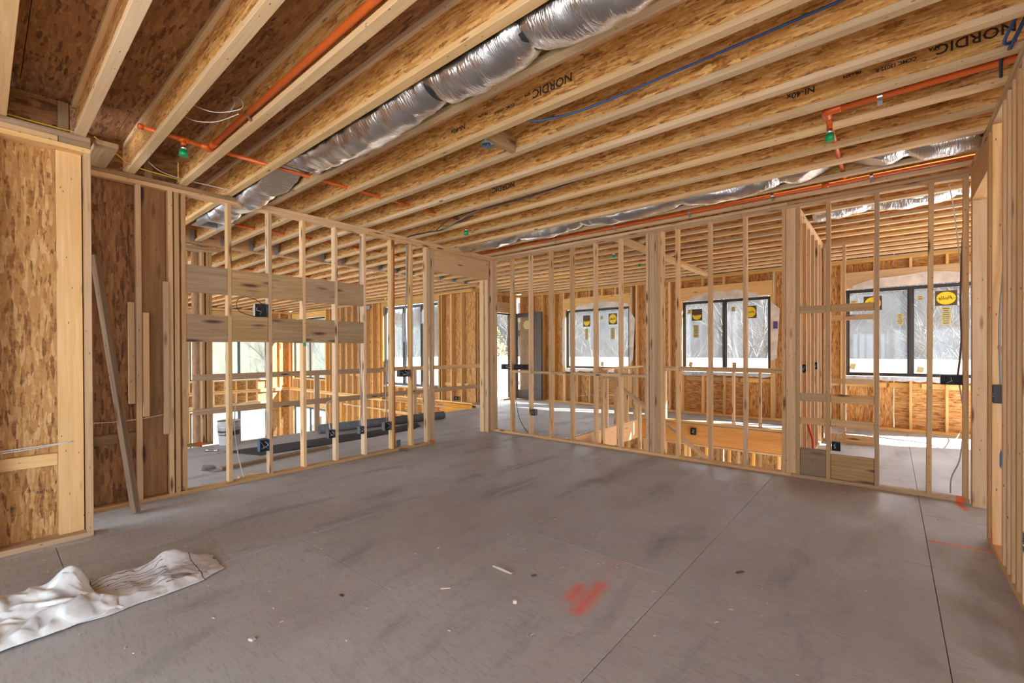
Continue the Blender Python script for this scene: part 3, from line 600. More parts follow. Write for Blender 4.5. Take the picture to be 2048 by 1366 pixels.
# ---------------------------------------------------------------- outside
GR = tag(mesh_obj('ground', [(-120, -60, -3.6), (60, -60, -3.6), (60, 140, -3.6), (-120, 140, -3.6)], [(0, 1, 2, 3)], 'ground', None, (-20, 30, -3.6)), 'bare winter ground around the house', 'ground', kind='structure')
DK = empty('terrace', (-6, 12, 0), 'pale roof terrace outside the open door', 'terrace', kind='structure')
B(DK, 'deck_slab', -13.0, 5.5, 10.55, 13.0, -.22, -.01, 'membrane', bev=0); B(DK, 'deck_slab', -13.0, -8.66, 8.62, 10.548, -.22, -.01, 'membrane', bev=0)
TD = empty('bounce_rear', (0, -8, -.1), 'unseen pale slab added behind the viewpoint to bounce daylight inside', 'terrace', kind='structure')
B(TD, 'bounce_slab', -16, 14, -16, -2.86, -.3, -.06, 'deck', bev=0)  # added reflector slab, throws sun and sky light up to the ceiling
PP = empty('wall_parapet', (-4, 13.1, 0), 'white membrane-wrapped terrace parapet outside the windows', 'parapet', kind='structure')
for i in range(8): B(PP, 'parapet_panel', -13.0+i*2.3, -13.0+(i+1)*2.3-.004, 13.0, 13.18, -.2, 1.20, 'white', bev=.01)
B(PP, 'parapet_panel', -13.18, -13.0, 8.7, 13.18, -.2, 1.20, 'white', bev=.01)
def ridge(name, y, amp, base, n, seed, label, side=False, mat='brush'):
    rr = random.Random(seed); V, F = [], []
    for i in range(n+1):
        x = -95+150*i/n; h = base+amp*(noise.noise(Vector((x*.12, seed, 0)))+.6*noise.noise(Vector((x*.9, seed, 3)))+.4*noise.noise(Vector((x*3, seed, 5))))
        yy = y+2*noise.noise(Vector((x*.1, 7, seed)))
        V += [(x, yy-3, -3.6), (x, yy, h), (x, yy+6, -3.6)]
    for i in range(n):
        a = i*3; F += [(a, a+3, a+4, a+1), (a+1, a+4, a+5, a+2)]
    if side: V = [(-20-b, a-17, c) for a, b, c in V]
    o = mesh_obj(name, V, F, mat, None, (-20, y, -3.6) if not side else (-20-y, -37, -3.6)); tag(o, label, 'thicket', kind='stuff')
ridge('thicket', 46, 1.5, 8.6, 300, 3, 'grey-brown winter woodland thicket in the distance beyond the parapet')
ridge('thicket', 36, 1.5, 9.5, 240, 5, 'dark woodland thicket outside the end wall of the great room', True, 'evergreen')
def tree(x, y, z, h, seed, lbl):
    rr = random.Random(seed); V, F = [], []
    def br(p, d, l, r, dep):
        q = [p]
        for i in range(3):
            d = (d+Vector((rr.uniform(-.22, .22), rr.uniform(-.22, .22), rr.uniform(-.05, .15)))).normalized(); q.append(q[-1]+d*l/3)
        v, f = tube_geo(q, [r, r*.85, r*.7, r*.55], 4 if dep > 1 else 6, False); o = len(V); V.extend(v); F.extend(tuple(a+o for a in t) for t in f)
        if dep >= 5: return
        for i in range(3 if dep < 4 else 2):
            a = rr.uniform(0, 6.283); e = rr.uniform(.45, .95); u = Vector((math.cos(a), math.sin(a), 0)); br(q[rr.choice((1, 2, 3, 3))], (d*math.cos(e)+u*math.sin(e)+Vector((0, 0, .15))).normalized(), l*rr.uniform(.55, .78), r*.5, dep+1)
        br(q[3], d, l*.75, r*.55, dep+1)
    br(Vector((x, y, z)), Vector((0, 0, 1)), h*.33, h*.018, 0)
    tag(mesh_obj('bare_tree', V, F, 'bark', None, (x, y, z), True), lbl, 'tree', 'bare trees beyond the terrace')
TR = [(-26.5, 19.5, 9, 'bare tree seen through the great room window, nearest the left'), (-21.5, 19, 8, 'bare tree seen through the three-part great room window'), (-16.3, 19, 8.5, 'leafless tree seen through the open terrace door'),
      (-12.6, 21.5, 7.5, 'bare tree seen through the left pane of the window beside the door'), (-11.8, 15.6, 7, 'bare tree seen through the right pane of the window beside the door'), (-7.4, 20, 8.5, 'bare tree seen through the left pane of the middle window'),
      (-4.6, 21, 9.5, 'wide bare tree seen through the right pane of the middle window'), (-2.2, 23, 9, 'bare tree behind the closet partition and right window'), (.4, 21, 9.5, 'bare tree seen through the left pane of the right window'), (2.6, 22, 9, 'bare tree seen through the right pane of the right window'),
      (-33, 18, 9, 'bare tree seen through the sunlit corner window of the great room')]
for i, (x, y, h, l) in enumerate(TR):
    f = (1, 1.42, 1.84)[i % 3]; tree(x*f, y*f, -3.6, (h+1.5)*(.62+.38*f)*.95, 11+i*3, l)
tree(-30, 6.6, -3.6, 9, 77, 'bare tree seen through the upper end-wall window of the great room')
def bush(x, y, z, r, h, mat, n, seed, label):
    rr = random.Random(seed); root = empty('leafy_bush', (x, y, z), label, 'bush')
    V, F = [], []
    for i in range(n):
        a = rr.uniform(0, 6.283); t = rr.random()**.5; zz = rr.uniform(.12, 1); rad = r*t*math.sin(math.pi*min(1, zz*.8+.15))
        c = Vector((x+rad*math.cos(a), y+rad*math.sin(a), z+zz*h)); u = Vector((rr.uniform(-1, 1), rr.uniform(-1, 1), rr.uniform(-.6, .6))).normalized()*rr.uniform(.04, .09); v = u.cross(Vector((rr.uniform(-1, 1), rr.uniform(-1, 1), 1))).normalized()*.035
        o = len(V); V += [c-u, c+v, c+u, c-v]; F.append((o, o+1, o+2, o+3))
    f = mesh_obj('foliage', V, F, mat, root, (x, y, z)); f['kind'] = 'stuff'
    V, F = [], []
    for i in range(9):
        a = rr.uniform(0, 6.283); e = Vector((x+r*.8*math.cos(a), y+r*.8*math.sin(a), z+h*rr.uniform(.7, 1.05))); v, g = tube_geo(curve_pts([(x, y, z), ((x+e.x)/2, (y+e.y)/2, z+h*.4), e], 3), .02, 4); o = len(V); V += v; F += [tuple(q+o for q in t) for t in g]
    mesh_obj('stems', V, F, 'bark', root, (x, y, z))
bush(-13.95, 15.2, -3.6, 1.6, 5.6, 'leaf_b', 2600, 5, 'dry brown bush over the parapet outside the open door')
bush(-16.6, 17.6, -3.6, 1.7, 6.8, 'leaf_y', 2600, 6, 'yellow-green bush behind the brown one outside the open door')
bush(-24.5, 16.2, -3.6, 1.9, 5.2, 'leaf_y', 2200, 8, 'yellow-green bush outside the tall great room window')

# ================================================================ THINGS
# ---------------------------------------------------------------- guard rail along the great room edge
GU = empty('guard_rail', (-7.94, 5, 0), 'two-board timber guard rail along the open edge of the great room', 'guard rail')
for (z0, z1) in ((1.0, 1.09), (.49, .58)):
    B(GU, 'rail', -7.90, -7.865, 2.02, 5.2, z0, z1); B(GU, 'rail', -7.90, -7.865, 5.203, 8.40, z0+.012, z1+.012)
for y in (3.87, 8.35, 6.05): B(GU, 'post', -7.94, -7.901, y, y+.09, 0, 1.0 if y < 4 else 1.1, axis='z')
B(GU, 'brace', -7.98, -7.945, 6.35, 6.44, -.3, .75, axis='z', rot=(0, 0, 0))
# ---------------------------------------------------------------- stair and its guards
ST = empty('staircase', (-3.2, 6.5, -1.5), 'rough timber staircase going down in the opening behind the back partition', 'staircase')
for i in range(11):
    x = VX0+.02+i*.262; z = -.19*(i+1); B(ST, 'tread', x, x+.285, 6.02, 6.97, z-.03, z, 'lumber', axis='y')
def slope_board(parent, name, p0, p1, w, t, mat):
    p0, p1 = Vector(p0), Vector(p1); d = p1-p0; me = boxmesh(d.length, t, w, .0025, mat); o = bpy.data.objects.new(name, me); link(o, parent, (p0+p1)/2)
    o.rotation_euler = d.to_track_quat('X', 'Z').to_euler(); return o
for y in (6.06, 6.93): slope_board(ST, 'stringer', (VX0+.05, y, -.30), (VX0+.05+11*.262, y, -.30-11*.19), .24, .04, 'lvl')
GS = empty('stair_guard', (-3, 7.1, 0), 'sloping stud guard wall with rail beside the stairs', 'stair guard')
slope_board(GS, 'sloping_rail', (-3.95, 7.02, 1.125), (-1.70, 7.02, -.50), .038, .10, 'lumber')
for x in (-3.875, -3.58, -3.195, -2.80, -2.4): B(GS, 'stud', x, x+PL, 6.99, 7.07, -.35-(x+3.9)*.72, 1.06-(x+3.93)*.722)
B(GS, 'end_post', -4.0, -3.96, 6.98, 7.07, 0, 1.09)
GL = empty('landing_guard', (-4.02, 8, 0), 'stud guard with pale cap along the side of the stair opening', 'stair guard')
B(GL, 'cap_rail', -4.09, -3.98, 7.09, 9.0, 1.07, 1.108, 'lumber')
for y in (7.45, 7.87, 8.29, 8.70): B(GL, 'stud', -4.08, -3.99, y, y+PL, 0, 1.07)
GB = empty('far_guard', (-2.5, 9, 0), 'stud guard with thin cap along the far side of the stair opening', 'stair guard')
B(GB, 'cap_rail', -3.96, -1.0, 8.95, 9.04, 1.06, 1.098, 'lumber')
for x in (-3.94, -3.53, -2.70, -2.25, -1.81, -1.35): B(GB, 'stud', x, x+PL, 8.95, 9.04, .037, 1.06)

# ---------------------------------------------------------------- loose boards
def loose(name, p0, p1, w, t, mat, label, roll=0.):
    p0, p1 = Vector(p0), Vector(p1); d = p1-p0; o = bpy.data.objects.new(name, boxmesh(d.length, w, t, .003, mat)); link(o, None, (p0+p1)/2)
    q = d.to_track_quat('X', 'Z'); o.rotation_euler = (q.to_matrix() @ Matrix.Rotation(roll, 3, 'X')).to_euler(); return tag(o, label, 'board')
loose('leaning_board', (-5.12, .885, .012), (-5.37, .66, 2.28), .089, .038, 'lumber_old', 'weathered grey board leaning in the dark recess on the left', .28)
def pole(name, x, y, z0, z1, w, mat, label): return tag(B(None, name, x-.019, x+.019, y-w/2, y+w/2, z0, z1, mat, axis='z'), label, 'board')
pole('short_board', -5.374, .905, .95, 1.89, .045, 'lumber', 'short upright board nailed left of the dark recess stud')
pole('short_board', -5.374, 1.012, .82, 1.80, .045, 'lvl_pale', 'short upright reddish board nailed right of the dark recess stud')
pole('short_board', -5.374, 1.165, .635, 2.11, .045, 'lumber', 'longer upright board nailed beside the thick corner post')
B_ = tag(B(None, 'floor_plank', -6.30, -6.21, 1.85, 3.30, 0, .036, 'lumber_old', axis='y', rot=(0, 0, .13)), 'brown plank on the floor in front of the dark mesh', 'board')
tag(B(None, 'wood_offcut', -5.62, -5.53, 1.86, 2.08, 0, .036, 'lumber', axis='y', rot=(0, 0, -.1)), 'short wood offcut lying behind the left bottom plate', 'board')
# ---------------------------------------------------------------- bucket, tube, mesh, bracket
bx, by = -7.80, 2.47
BU = empty('bucket', (bx, by, 0), 'white plastic pail with a dark printed band', 'bucket')
def lathe(name, prof, mat, parent, c, seg=32):
    V, F = [], []
    for r, z in prof:
        for j in range(seg): a = 2*math.pi*j/seg; V.append((c[0]+r*math.cos(a), c[1]+r*math.sin(a), c[2]+z))
    for i in range(len(prof)-1):
        for j in range(seg): k = (j+1) % seg; F.append((i*seg+j, i*seg+k, (i+1)*seg+k, (i+1)*seg+j))
    return mesh_obj(name, V, F, mat, parent, ORG[parent.name] if parent else c, True)
lathe('pail_body', [(.0, .003), (.128, .003), (.130, .02), (.146, .27), (.150, .272), (.150, .285), (.146, .287), (.147, .305), (.152, .307), (.152, .32), (.147, .322), (.149, .345), (.156, .35), (.156, .372), (.150, .372), (.146, .345), (.128, .03), (0, .02)], 'bucket', BU, (bx, by, 0))
lathe('printed_band', [(.1405, .155), (.1455, .228)], 'navy', BU, (bx, by, 0))
lathe('pail_rib', [(.149, .296), (.158, .30), (.149, .304)], 'bucket', BU, (bx, by, 0))
mt = Matrix.Translation((bx+.105, by-.105, .192)) @ Matrix.Rotation(R(48), 4, 'Z') @ Matrix.Rotation(R(90), 4, 'X'); text('energy', .062, 'bucket', BU, mt, 'printed_text', bold=.002)
tube('wire_handle', [(bx+.155*math.cos(a), by+.155*math.sin(a), .315-.13*math.sin((a+2.2)/3.14*3.14) if 0 else .31-.12*math.sin(a+2.4)) for a in [-2.4+i*.2244 for i in range(15)]], .003, 'galv', BU, 5)
TB = empty('cardboard_tube', (-7.36, 5, 0), 'thick grey tube lying on the floor behind the left partition', 'tube')
def ringtube(name, p0, p1, r, ri, mat, parent, seg=28):
    V, F = [], []; p0, p1 = Vector(p0), Vector(p1); d = (p1-p0).normalized(); a = d.cross(Vector((0, 0, 1))).normalized(); u = a.cross(d)
    for p, rr in ((p0, ri), (p0, r), (p1, r), (p1, ri)):
        for j in range(seg): q = 2*math.pi*j/seg; V.append(p+(a*math.cos(q)+u*math.sin(q))*rr)
    for i in range(4):
        for j in range(seg): k = (j+1) % seg; i2 = (i+1) % 4; F.append((i*seg+j, i*seg+k, i2*seg+k, i2*seg+j))
    return mesh_obj(name, V, F, mat, parent, ORG[parent.name], False)
t = ringtube('tube_wall', (-7.60, 3.79, .079), (-7.22, 6.30, .079), .079, .062, 'tube', TB)
for p in t.data.polygons: p.use_smooth = True
V, F = [], []; nu, nv = 60, 14
for i in range(nu+1):
    for j in range(nv+1):
        s, q = i/nu, j/nv; y = 2.22+s*3.15; wdt = .62*(1-.35*s*s)
        x = -7.23+.16*s+q*wdt*(1 if s < .9 else 1-(s-.9)*3); V.append((x, y+.25*q*(1-s), .006+.035*max(0, noise.noise(Vector((x*3, y*2.2, 1))))+(.05*s*math.sin(math.pi*q))))
F = [(i*(nv+1)+j, (i+1)*(nv+1)+j, (i+1)*(nv+1)+j+1, i*(nv+1)+j+1) for i in range(nu) for j in range(nv)]
o = mesh_obj('mesh_sheet', V, F, 'net', None, (-7, 3.6, 0), True); tag(o, 'dark grey mesh sheet spread flat beside the grey tube', 'mesh sheet')
md = o.modifiers.new('thickness', 'SOLIDIFY'); md.thickness = .004; md.offset = 1
BK = empty('metal_bracket', (-6.22, 1.78, 0), 'grey folded metal bracket lying on the floor behind the left partition', 'bracket')
prism('base_plate', [(-6.32, 1.70), (-6.12, 1.76), (-6.13, 1.92), (-6.30, 1.84)], .003, 'galv', BK, 'z', .002); prism('flange_plate', [(1.70, .002), (1.86, .002), (1.84, .05), (1.72, .07)], .003, 'galv', BK, 'x', -6.32); prism('flange_plate', [(1.76, .002), (1.92, .002), (1.90, .03), (1.78, .03)], .003, 'galv', BK, 'x', -6.13)
tag(tube('steel_clip', [(-7.55, 2.07, .01), (-7.48, 2.1, .02), (-7.45, 2.17, .01), (-7.40, 2.2, .012)], .012, 'chrome'), 'shiny metal clip on the floor by the chase wall', 'clip')

# ---------------------------------------------------------------- ducts
def duct(name, y, zc, x0, x1, r, straps, sag, seed, label, clear=()):
    root = empty(name, ((x0+x1)/2, y, zc), label, 'duct', 'foil flexible ducts between the joists'); n = int(abs(x1-x0)/.03); V, F = [], []; seg = 28
    xs = sorted(straps)
    for i in range(n+1):
        x = x0+(x1-x0)*i/n; lo = max([s for s in xs if s <= x], default=x0-.6); hi = min([s for s in xs if s > x], default=x1+.6); t = (x-lo)/(hi-lo)
        near = min([abs(x-s) for s in xs]+[9]); pinch = 1-.14*math.exp(-(near/.035)**2); dz = -sag*4*t*(1-t)
        for j in range(seg):
            a = 2*math.pi*j/seg; w = .018*noise.noise(Vector((x*9, math.cos(a)*1.5, math.sin(a)*1.5+seed)))+.010*noise.noise(Vector((x*34, math.cos(a)*3, math.sin(a)*3+seed)))
            rr = r*pinch+w; z = zc+dz+rr*math.sin(a)*.92
            for (cx, cw, cz) in clear:
                if abs(x-cx) < .6: z = max(z, cz-max(0, abs(x-cx)-cw)*.42)
            V.append((x, y+rr*math.cos(a)*(1.02), z))
    F = [(i*seg+j, i*seg+(j+1) % seg, (i+1)*seg+(j+1) % seg, (i+1)*seg+j) for i in range(n) for j in range(seg)]+[tuple(range(seg))[::-1], tuple(range(n*seg, (n+1)*seg))]
    mesh_obj('foil_jacket', V, F, 'foil', root, ORG[root.name], True)
    for s in xs:
        Vs = []
        for dx in (-.022, .022):
            for j in range(seg): a = 2*math.pi*j/seg; Vs.append((s+dx, y+(r*.9)*math.cos(a)*1.02, zc+(r*.9)*math.sin(a)*.92))
        mesh_obj('strap', Vs, [(j, (j+1) % seg, seg+(j+1) % seg, seg+j) for j in range(seg)], 'blackplastic' if name == 'flexible_duct' and seed == 1 and s > -3.95 else 'foil', root, ORG[root.name], True)
    return root
D1 = duct('flexible_duct', 1.925, 3.185, -6.30, 1.2, .150, [-5.85, -5.0, -3.95, -2.24, -1.48, -.6, .3], .055, 1, 'large silver foil duct sagging between joists above the room', [(-4.41, .06, 3.186)])
V, F = [], []
for (hx, hy, z) in ((.09, .09, 3.20), (.17, .13, 3.10), (.17, .13, 3.03), (.22, .17, 3.028), (.22, .17, 3.022), (.13, .09, 3.022), (.13, .09, 3.10)):
    for sx, sy in ((-1, -1), (1, -1), (1, 1), (-1, 1)): V.append((-6.52+sx*hx, 1.90+sy*hy, z))
F = [(i*4+j, i*4+(j+1) % 4, (i+1)*4+(j+1) % 4, (i+1)*4+j) for i in range(6) for j in range(4)]+[(0, 1, 2, 3)]
mesh_obj('register_boot', V, F, 'galv', D1, ORG[D1.name]); mesh_obj('boot_shade', [(-6.64, 1.82, 3.09), (-6.40, 1.82, 3.09), (-6.40, 1.98, 3.09), (-6.64, 1.98, 3.09)], [(0, 1, 2, 3)], 'darkin', D1, ORG[D1.name])  # dark sheet stands in for the shade inside the boot
D2 = duct('flexible_duct', 5.175, 3.20, -5.6, 1.6, .125, [-5.2, -4.25, -3.15, -1.85, -.83, .1, .62], .06, 2, 'thin silver foil duct sagging along the back partition top', [(-.36, .05, 3.182)])
D3 = duct('flexible_duct', 6.80, 3.19, -.75, 3.0, .125, [-.2, .55, 1.4], .05, 3, 'silver foil duct above the right-hand room')
# ---------------------------------------------------------------- sprinkler pipes
def sprinkler(root, x, y, ztop, zbot=None):
    zb = ztop-.10 if zbot is None else zbot
    d = cyl('drop_fitting', (x, y, ztop), (0, 0, -1), .02, ztop-zb-.05, 'orange_d', root); cyl('brass_adapter', (x, y, zb+.07), (0, 0, -1), .021, .035, 'chrome', d)
    cyl('green_cap', (x, y, zb+.035), (0, 0, -1), .028, .052, 'green', d, r2=.032)
def clip(root, x, y, z, r):
    V, F = [], []
    for dx in (-.014, .014):
        for j in range(13): a = math.pi*j/12; V.append((x+dx, y-(r+.004)*math.sin(a), z+(r+.004)*math.cos(a)))
        V.append((x+dx, y+.02, z-r-.03))
    F = [(i, i+1, 14+i+1, 14+i) for i in range(13)]; mesh_obj('pipe_clip', V, F, 'chrome', root, ORG[root.name])
P1 = empty('sprinkler_pipe', (-4.37, 1.5, 3.14), 'orange sprinkler pipe along a joist over the left side with a branch', 'pipe')
tube('main_pipe', [(-4.37, 1.262, 3.148), (3.5, 1.262, 3.150)], .021, 'orange', P1, 16, False); V, F = cyl_geo((-4.32, 1.262, 3.148), (1, 0, 0), .0265, .06, 16)
mesh_obj('coupling', V, F, 'orange_d', P1, ORG[P1.name]); V, F = cyl_geo((-4.40, 1.262, 3.148), (-1, 0, 0), .026, .03); mesh_obj('elbow', V, F, 'orange_d', P1, ORG[P1.name])
tube('branch_pipe', [(-4.40, .80, 3.158), (-4.40, 1.30, 3.148)], .017, 'orange', P1, 14, False); tube('branch_pipe', [(-4.40, 1.30, 3.148), (-4.44, 4.35, 3.195)], .0165, 'orange', P1, 14, False)
cyl('end_cap', (-4.40, .82, 3.158), (0, -1, 0), .0215, .03, 'orange_d', P1); cyl('tee', (-4.40, 1.045, 3.153), (0, 1, 0), .0215, .075, 'orange_d', P1); cyl('tee', (-4.40, 1.20, 3.150), (0, 1, 0), .0225, .09, 'orange_d', P1)
sprinkler(P1, -4.40, 1.08, 3.145, 3.035); sprinkler(P1, -4.44, 4.30, 3.18, 3.03)
for x in (-3.55, -1.6): clip(P1, x, 1.262, 3.149, .021)
P2 = empty('sprinkler_pipe', (.2, 3.95, 3.13), 'orange sprinkler pipe with elbow and green capped head at the upper right', 'pipe')
tube('main_pipe', [(-.34, 3.90, 3.120), (3.5, 3.90, 3.125)], .023, 'orange', P2, 16, False); tube('elbow', [(-.27, 3.90, 3.120), (-.335, 3.90, 3.120), (-.355, 3.92, 3.120), (-.355, 3.99, 3.120)], .0285, 'orange_d', P2, 16)
tube('branch_pipe', [(-.355, 3.92, 3.121), (-.36, 5.62, 3.155)], .019, 'orange', P2, 14, False); sprinkler(P2, -.355, 4.13, 3.12, 3.01)
for x in (-.06,): clip(P2, x, 3.90, 3.12, .023)
P3 = empty('sprinkler_pipe', (-2, 5.66, 3.15), 'long thin orange sprinkler pipe along the top of the back partition', 'pipe')
tube('main_pipe', [(-5.9, 5.64, 3.118), (3.2, 5.64, 3.118)], .019, 'orange', P3, 14, False)
for x in (-3.9, -2.9, -1.9, -1.0, -.15): clip(P3, x, 5.64, 3.118, .019)
for x in (-2.4, -.55): cyl('coupling', (x, 5.64, 3.118), (1, 0, 0), .024, .06, 'orange_d', P3)
P4 = empty('sprinkler_pipe', (-6.7, 3.0, 3.17), 'orange sprinkler branch beyond the left partition with a green capped head', 'pipe')
tube('main_pipe', [(-6.9, 1.6, 3.17), (-6.9, 5.9, 3.19)], .019, 'orange', P4, 12, False); tube('branch_pipe', [(-6.9, 3.0, 3.17), (-6.3, 3.0, 3.17)], .017, 'orange', P4, 12, False); sprinkler(P4, -6.45, 3.0, 3.17, 3.05)
P5 = empty('sprinkler_pipe', (-10.5, 4.0, 3.17), 'orange sprinkler pipe threading the great room joists', 'pipe'); tube('main_pipe', [(-10.4, 2.2, 3.17), (-10.4, 7.9, 3.19)], .021, 'orange', P5, 10, False); sprinkler(P5, -10.4, 6.1, 3.17, 3.05)
P6 = empty('sprinkler_pipe', (-3.6, 7.2, 3.15), 'short orange sprinkler pipe over the stairs with a green capped head', 'pipe'); tube('main_pipe', [(-3.7, 6.2, 3.17), (-3.7, 8.4, 3.17)], .018, 'orange', P6, 10, False); sprinkler(P6, -3.66, 7.06, 3.16, 3.03); sprinkler(P6, -3.7, 8.2, 3.16, 3.05)
tag(tube('riser_pipe', [(-5.43, 3.812, .04), (-5.43, 3.812, 3.0)], .019, 'orange', None, 14, False), 'upright orange pipe standing in the left partition', 'pipe')

# ---------------------------------------------------------------- electrical boxes
def ebox(name, c, size, open_dir, mat, label, wires='whitewire', lip=.004, seed=0):
    """open-fronted box with back, sides and a few folded wires inside"""
    x, y, z = c; sx, sy, sz = size; root = empty(name, c, label, 'electrical box'); t = .004
    hx, hy, hz = sx/2, sy/2, sz/2
    sides = {'-x': (-hx, 0), '+x': (hx, 0), '-y': (0, -hy), '+y': (0, hy)}
    bm = bmesh.new(); bmesh.ops.create_cube(bm, size=1); bmesh.ops.scale(bm, vec=size, verts=bm.verts)
    d = {'-x': Vector((-1, 0, 0)), '+x': Vector((1, 0, 0)), '-y': Vector((0, -1, 0))}[open_dir]
    f = max(bm.faces, key=lambda q: q.normal.dot(d))
    r = bmesh.ops.inset_individual(bm, faces=[f], thickness=lip); bmesh.ops.translate(bm, verts=f.verts, vec=-d*(min(abs(Vector(size).dot(d))*.85, .06)))
    me = bpy.data.meshes.new('box'); bm.faces.ensure_lookup_table(); me.materials.append(M[mat]); me.materials.append(M['darkin']); f.material_index = 1  # inner face coloured near-black for the shade in the box
    bm.to_mesh(me); bm.free(); o = bpy.data.objects.new('box_body', me); link(o, root, c)
    rr = random.Random(seed+int(abs(x*100))); fr = Vector(c)+d*abs(Vector(size).dot(d))/2; sd = Vector((0, 0, 1)).cross(d); w = abs(Vector(size).dot(sd))
    for i in range(3):
        a = rr.uniform(-.3, .3)*w; p = [fr-d*.05+sd*a+Vector((0, 0, .3*sz)), fr-d*.005+sd*(a+rr.uniform(-.2, .2)*w), fr+d*.004+sd*(a*.4)+Vector((0, 0, -.1*sz)), fr-d*.04+sd*(a+rr.uniform(-.2, .2)*w)+Vector((0, 0, -.32*sz))]
        tube('wire', p, .0028, wires if i < 2 else 'whitewire', root, 5)
    return root
ebox('panel_box', (-5.425, 2.045, 1.89), (.06, .14, .145), '+x', 'galv', 'grey metal low-voltage box between the blocking boards of the left partition', 'blackplastic')
ebox('outlet_box', (-5.43, 2.065, .37), (.075, .10, .13), '+x', 'bluebox', 'blue electrical box low on a stud of the left partition')
ebox('outlet_box', (-5.43, 2.862, .385), (.075, .085, .10), '+x', 'graybox', 'plain grey electrical box in front of the left end of the grey tube')
ebox('outlet_box', (-5.43, 3.285, .375), (.075, .06, .10), '+x', 'graybox', 'grey electrical box second from the left before the grey tube')
ebox('outlet_box', (-5.43, 3.69, .375), (.075, .11, .115), '+x', 'graybox', 'grey electrical box full of black wires left of the orange riser', 'blackplastic')
ebox('switch_box', (-5.43, 3.98, 1.105), (.08, .18, .10), '+x', 'graybox', 'grey ganged switch box with wires spilling out right of the orange riser', 'graywire')
tag(B(None, 'nail_plate', -5.41, -5.405, 3.835, 3.905, .055, .155, 'graybox', bev=.002), 'flat grey protector plate at the foot of the orange riser', 'plate')
ebox('switch_box', (-4.92, 5.915, 1.15), (.58, .075, .09), '-y', 'graybox', 'long grey four-gang switch box at the left end of the back partition', 'brownwire')
ebox('outlet_box', (-4.515, 5.915, .405), (.075, .075, .10), '-y', 'graybox', 'small grey electrical box low near the left end of the back partition')
ebox('outlet_box', (-.45, 5.915, .392), (.075, .075, .095), '-y', 'blackplastic', 'black electrical box above the wide boards of the back partition')
ebox('switch_box', (.435, 5.92, 1.135), (.155, .075, .09), '-y', 'graybox', 'grey ganged switch box beside the doorway post of the back partition', 'brownwire')
ebox('switch_box', (.582, 4.59, 1.11), (.075, .075, .125), '-x', 'blackplastic', 'black electrical box on the doorway stud of the right wall', 'graywire')
ebox('outlet_box', (.575, 3.615, .38), (.06, .07, .10), '-x', 'graybox', 'grey electrical box low on the right wall at the picture edge')
ebox('outlet_box', (-2.95, 8.97, -.16), (.10, .05, .13), '-y', 'blackplastic', 'black electrical box on the orange stair rim beam')
for i, (y, m, l) in enumerate(((6.66, 'graybox', 'dark electrical box on the stair-side partition'), (6.28, 'bluebox', 'small blue electrical box on the stair-side partition'), (7.81, 'galv', 'pale metal electrical box on the stair-side partition'))): ebox('outlet_box', (-.85, y, 1.19), (.075, .07, .10), '-y', m, l)
ebox('outlet_box', (-9.15, 8.45, .13), (.12, .05, .10), '-y', 'bluebox', 'blue electrical box low on the great room wall')
tag(B(None, 'nail_plate', -14.1, -13.3, 8.405, 8.415, 2.83, 2.95, 'galv', bev=.002), 'grey metal tie plate at the top of the great room studs', 'plate')
# orange and blue paint marks on lumber
prism('paint_mark', [(.46, 0.0), (.52, 0.0), (.525, .05), (.465, .06)], -.0012, 'orange', WB, 'y', BY0-.0005); prism('paint_mark', [(4.60, .05), (4.66, .05), (4.665, .14), (4.61, .15)], -.0012, 'orange', WC, 'x', CX0-.0005)
prism('paint_mark', [(4.45, .01), (4.52, .01), (4.52, .055), (4.46, .05)], .0012, 'orange', WA, 'x', AX1+.0005)
prism('paint_mark', [(.582, .60), (.589, .58), (.594, .62), (.594, .69), (.588, .72), (.582, .68)], -.001, 'blue', WC, 'y', 4.629)
prism('paint_mark', [(.570, 1.43), (.59, 1.40), (.592, 1.44), (.575, 1.46)], -.001, 'red', WC, 'y', 4.629)
prism('green_mark', [(2.505, 1.49), (2.54, 1.49), (2.54, 1.535), (2.505, 1.535)], .001, 'green', WA, 'x', AX1+.0005)
prism('paint_mark', [(-7.95, .0), (-7.7, .0), (-7.7, .05), (-7.92, .04)], -.0012, 'orange', WK, 'y', 2.18) if 0 else prism('paint_mark', [(2.10, .005), (2.22, .005), (2.22, .045), (2.12, .045)], .0012, 'orange', WK, 'x', -8.0495)

# ---------------------------------------------------------------- cables
def cable(pts, r, mat, label, sub=6): return tube('cable', pts, r, mat, None, 6, True, sub, label, 'cable')
k6 = JY(6)-.036
cable([(-2.03, JY(5)+.02, 3.11), (-1.95, 2.62, 3.09), (-1.6, 2.72, 3.10), (-.9, 2.80, 3.16), (0, 2.83, 3.20), (1.2, 2.83, 3.21), (2.4, 2.83, 3.21)], .0075, 'blue', 'thick blue cable running across the joist webs overhead')
cable([(-4.8, 4.05, 3.07), (-4.2, 3.9, 3.13), (-3.0, 3.86, 3.10), (-1.5, 3.80, 3.14), (-.4, 3.79, 3.17), (.6, 3.79, 3.19), (2, 3.79, 3.19)], .007, 'navy', 'dark blue cable along the joist to the upper right')
cable([(-4.7, 4.1, 3.08), (-3.6, 3.84, 3.12), (-2.0, 3.83, 3.12), (-.6, 3.79, 3.19), (.4, 3.79, 3.22), (1.5, 3.79, 3.22)], .0055, 'graywire', 'grey cable bundled above the dark blue cable')
cable([(-5.44, 4.06, 3.0), (-5.40, 4.05, 3.095), (-5.0, 4.08, 3.10), (-4.7, 4.10, 3.09), (-4.45, 4.1, 3.13), (-4.0, 4.0, 3.12)], .009, 'navy', 'dark cable bundle bending over the left partition plate')
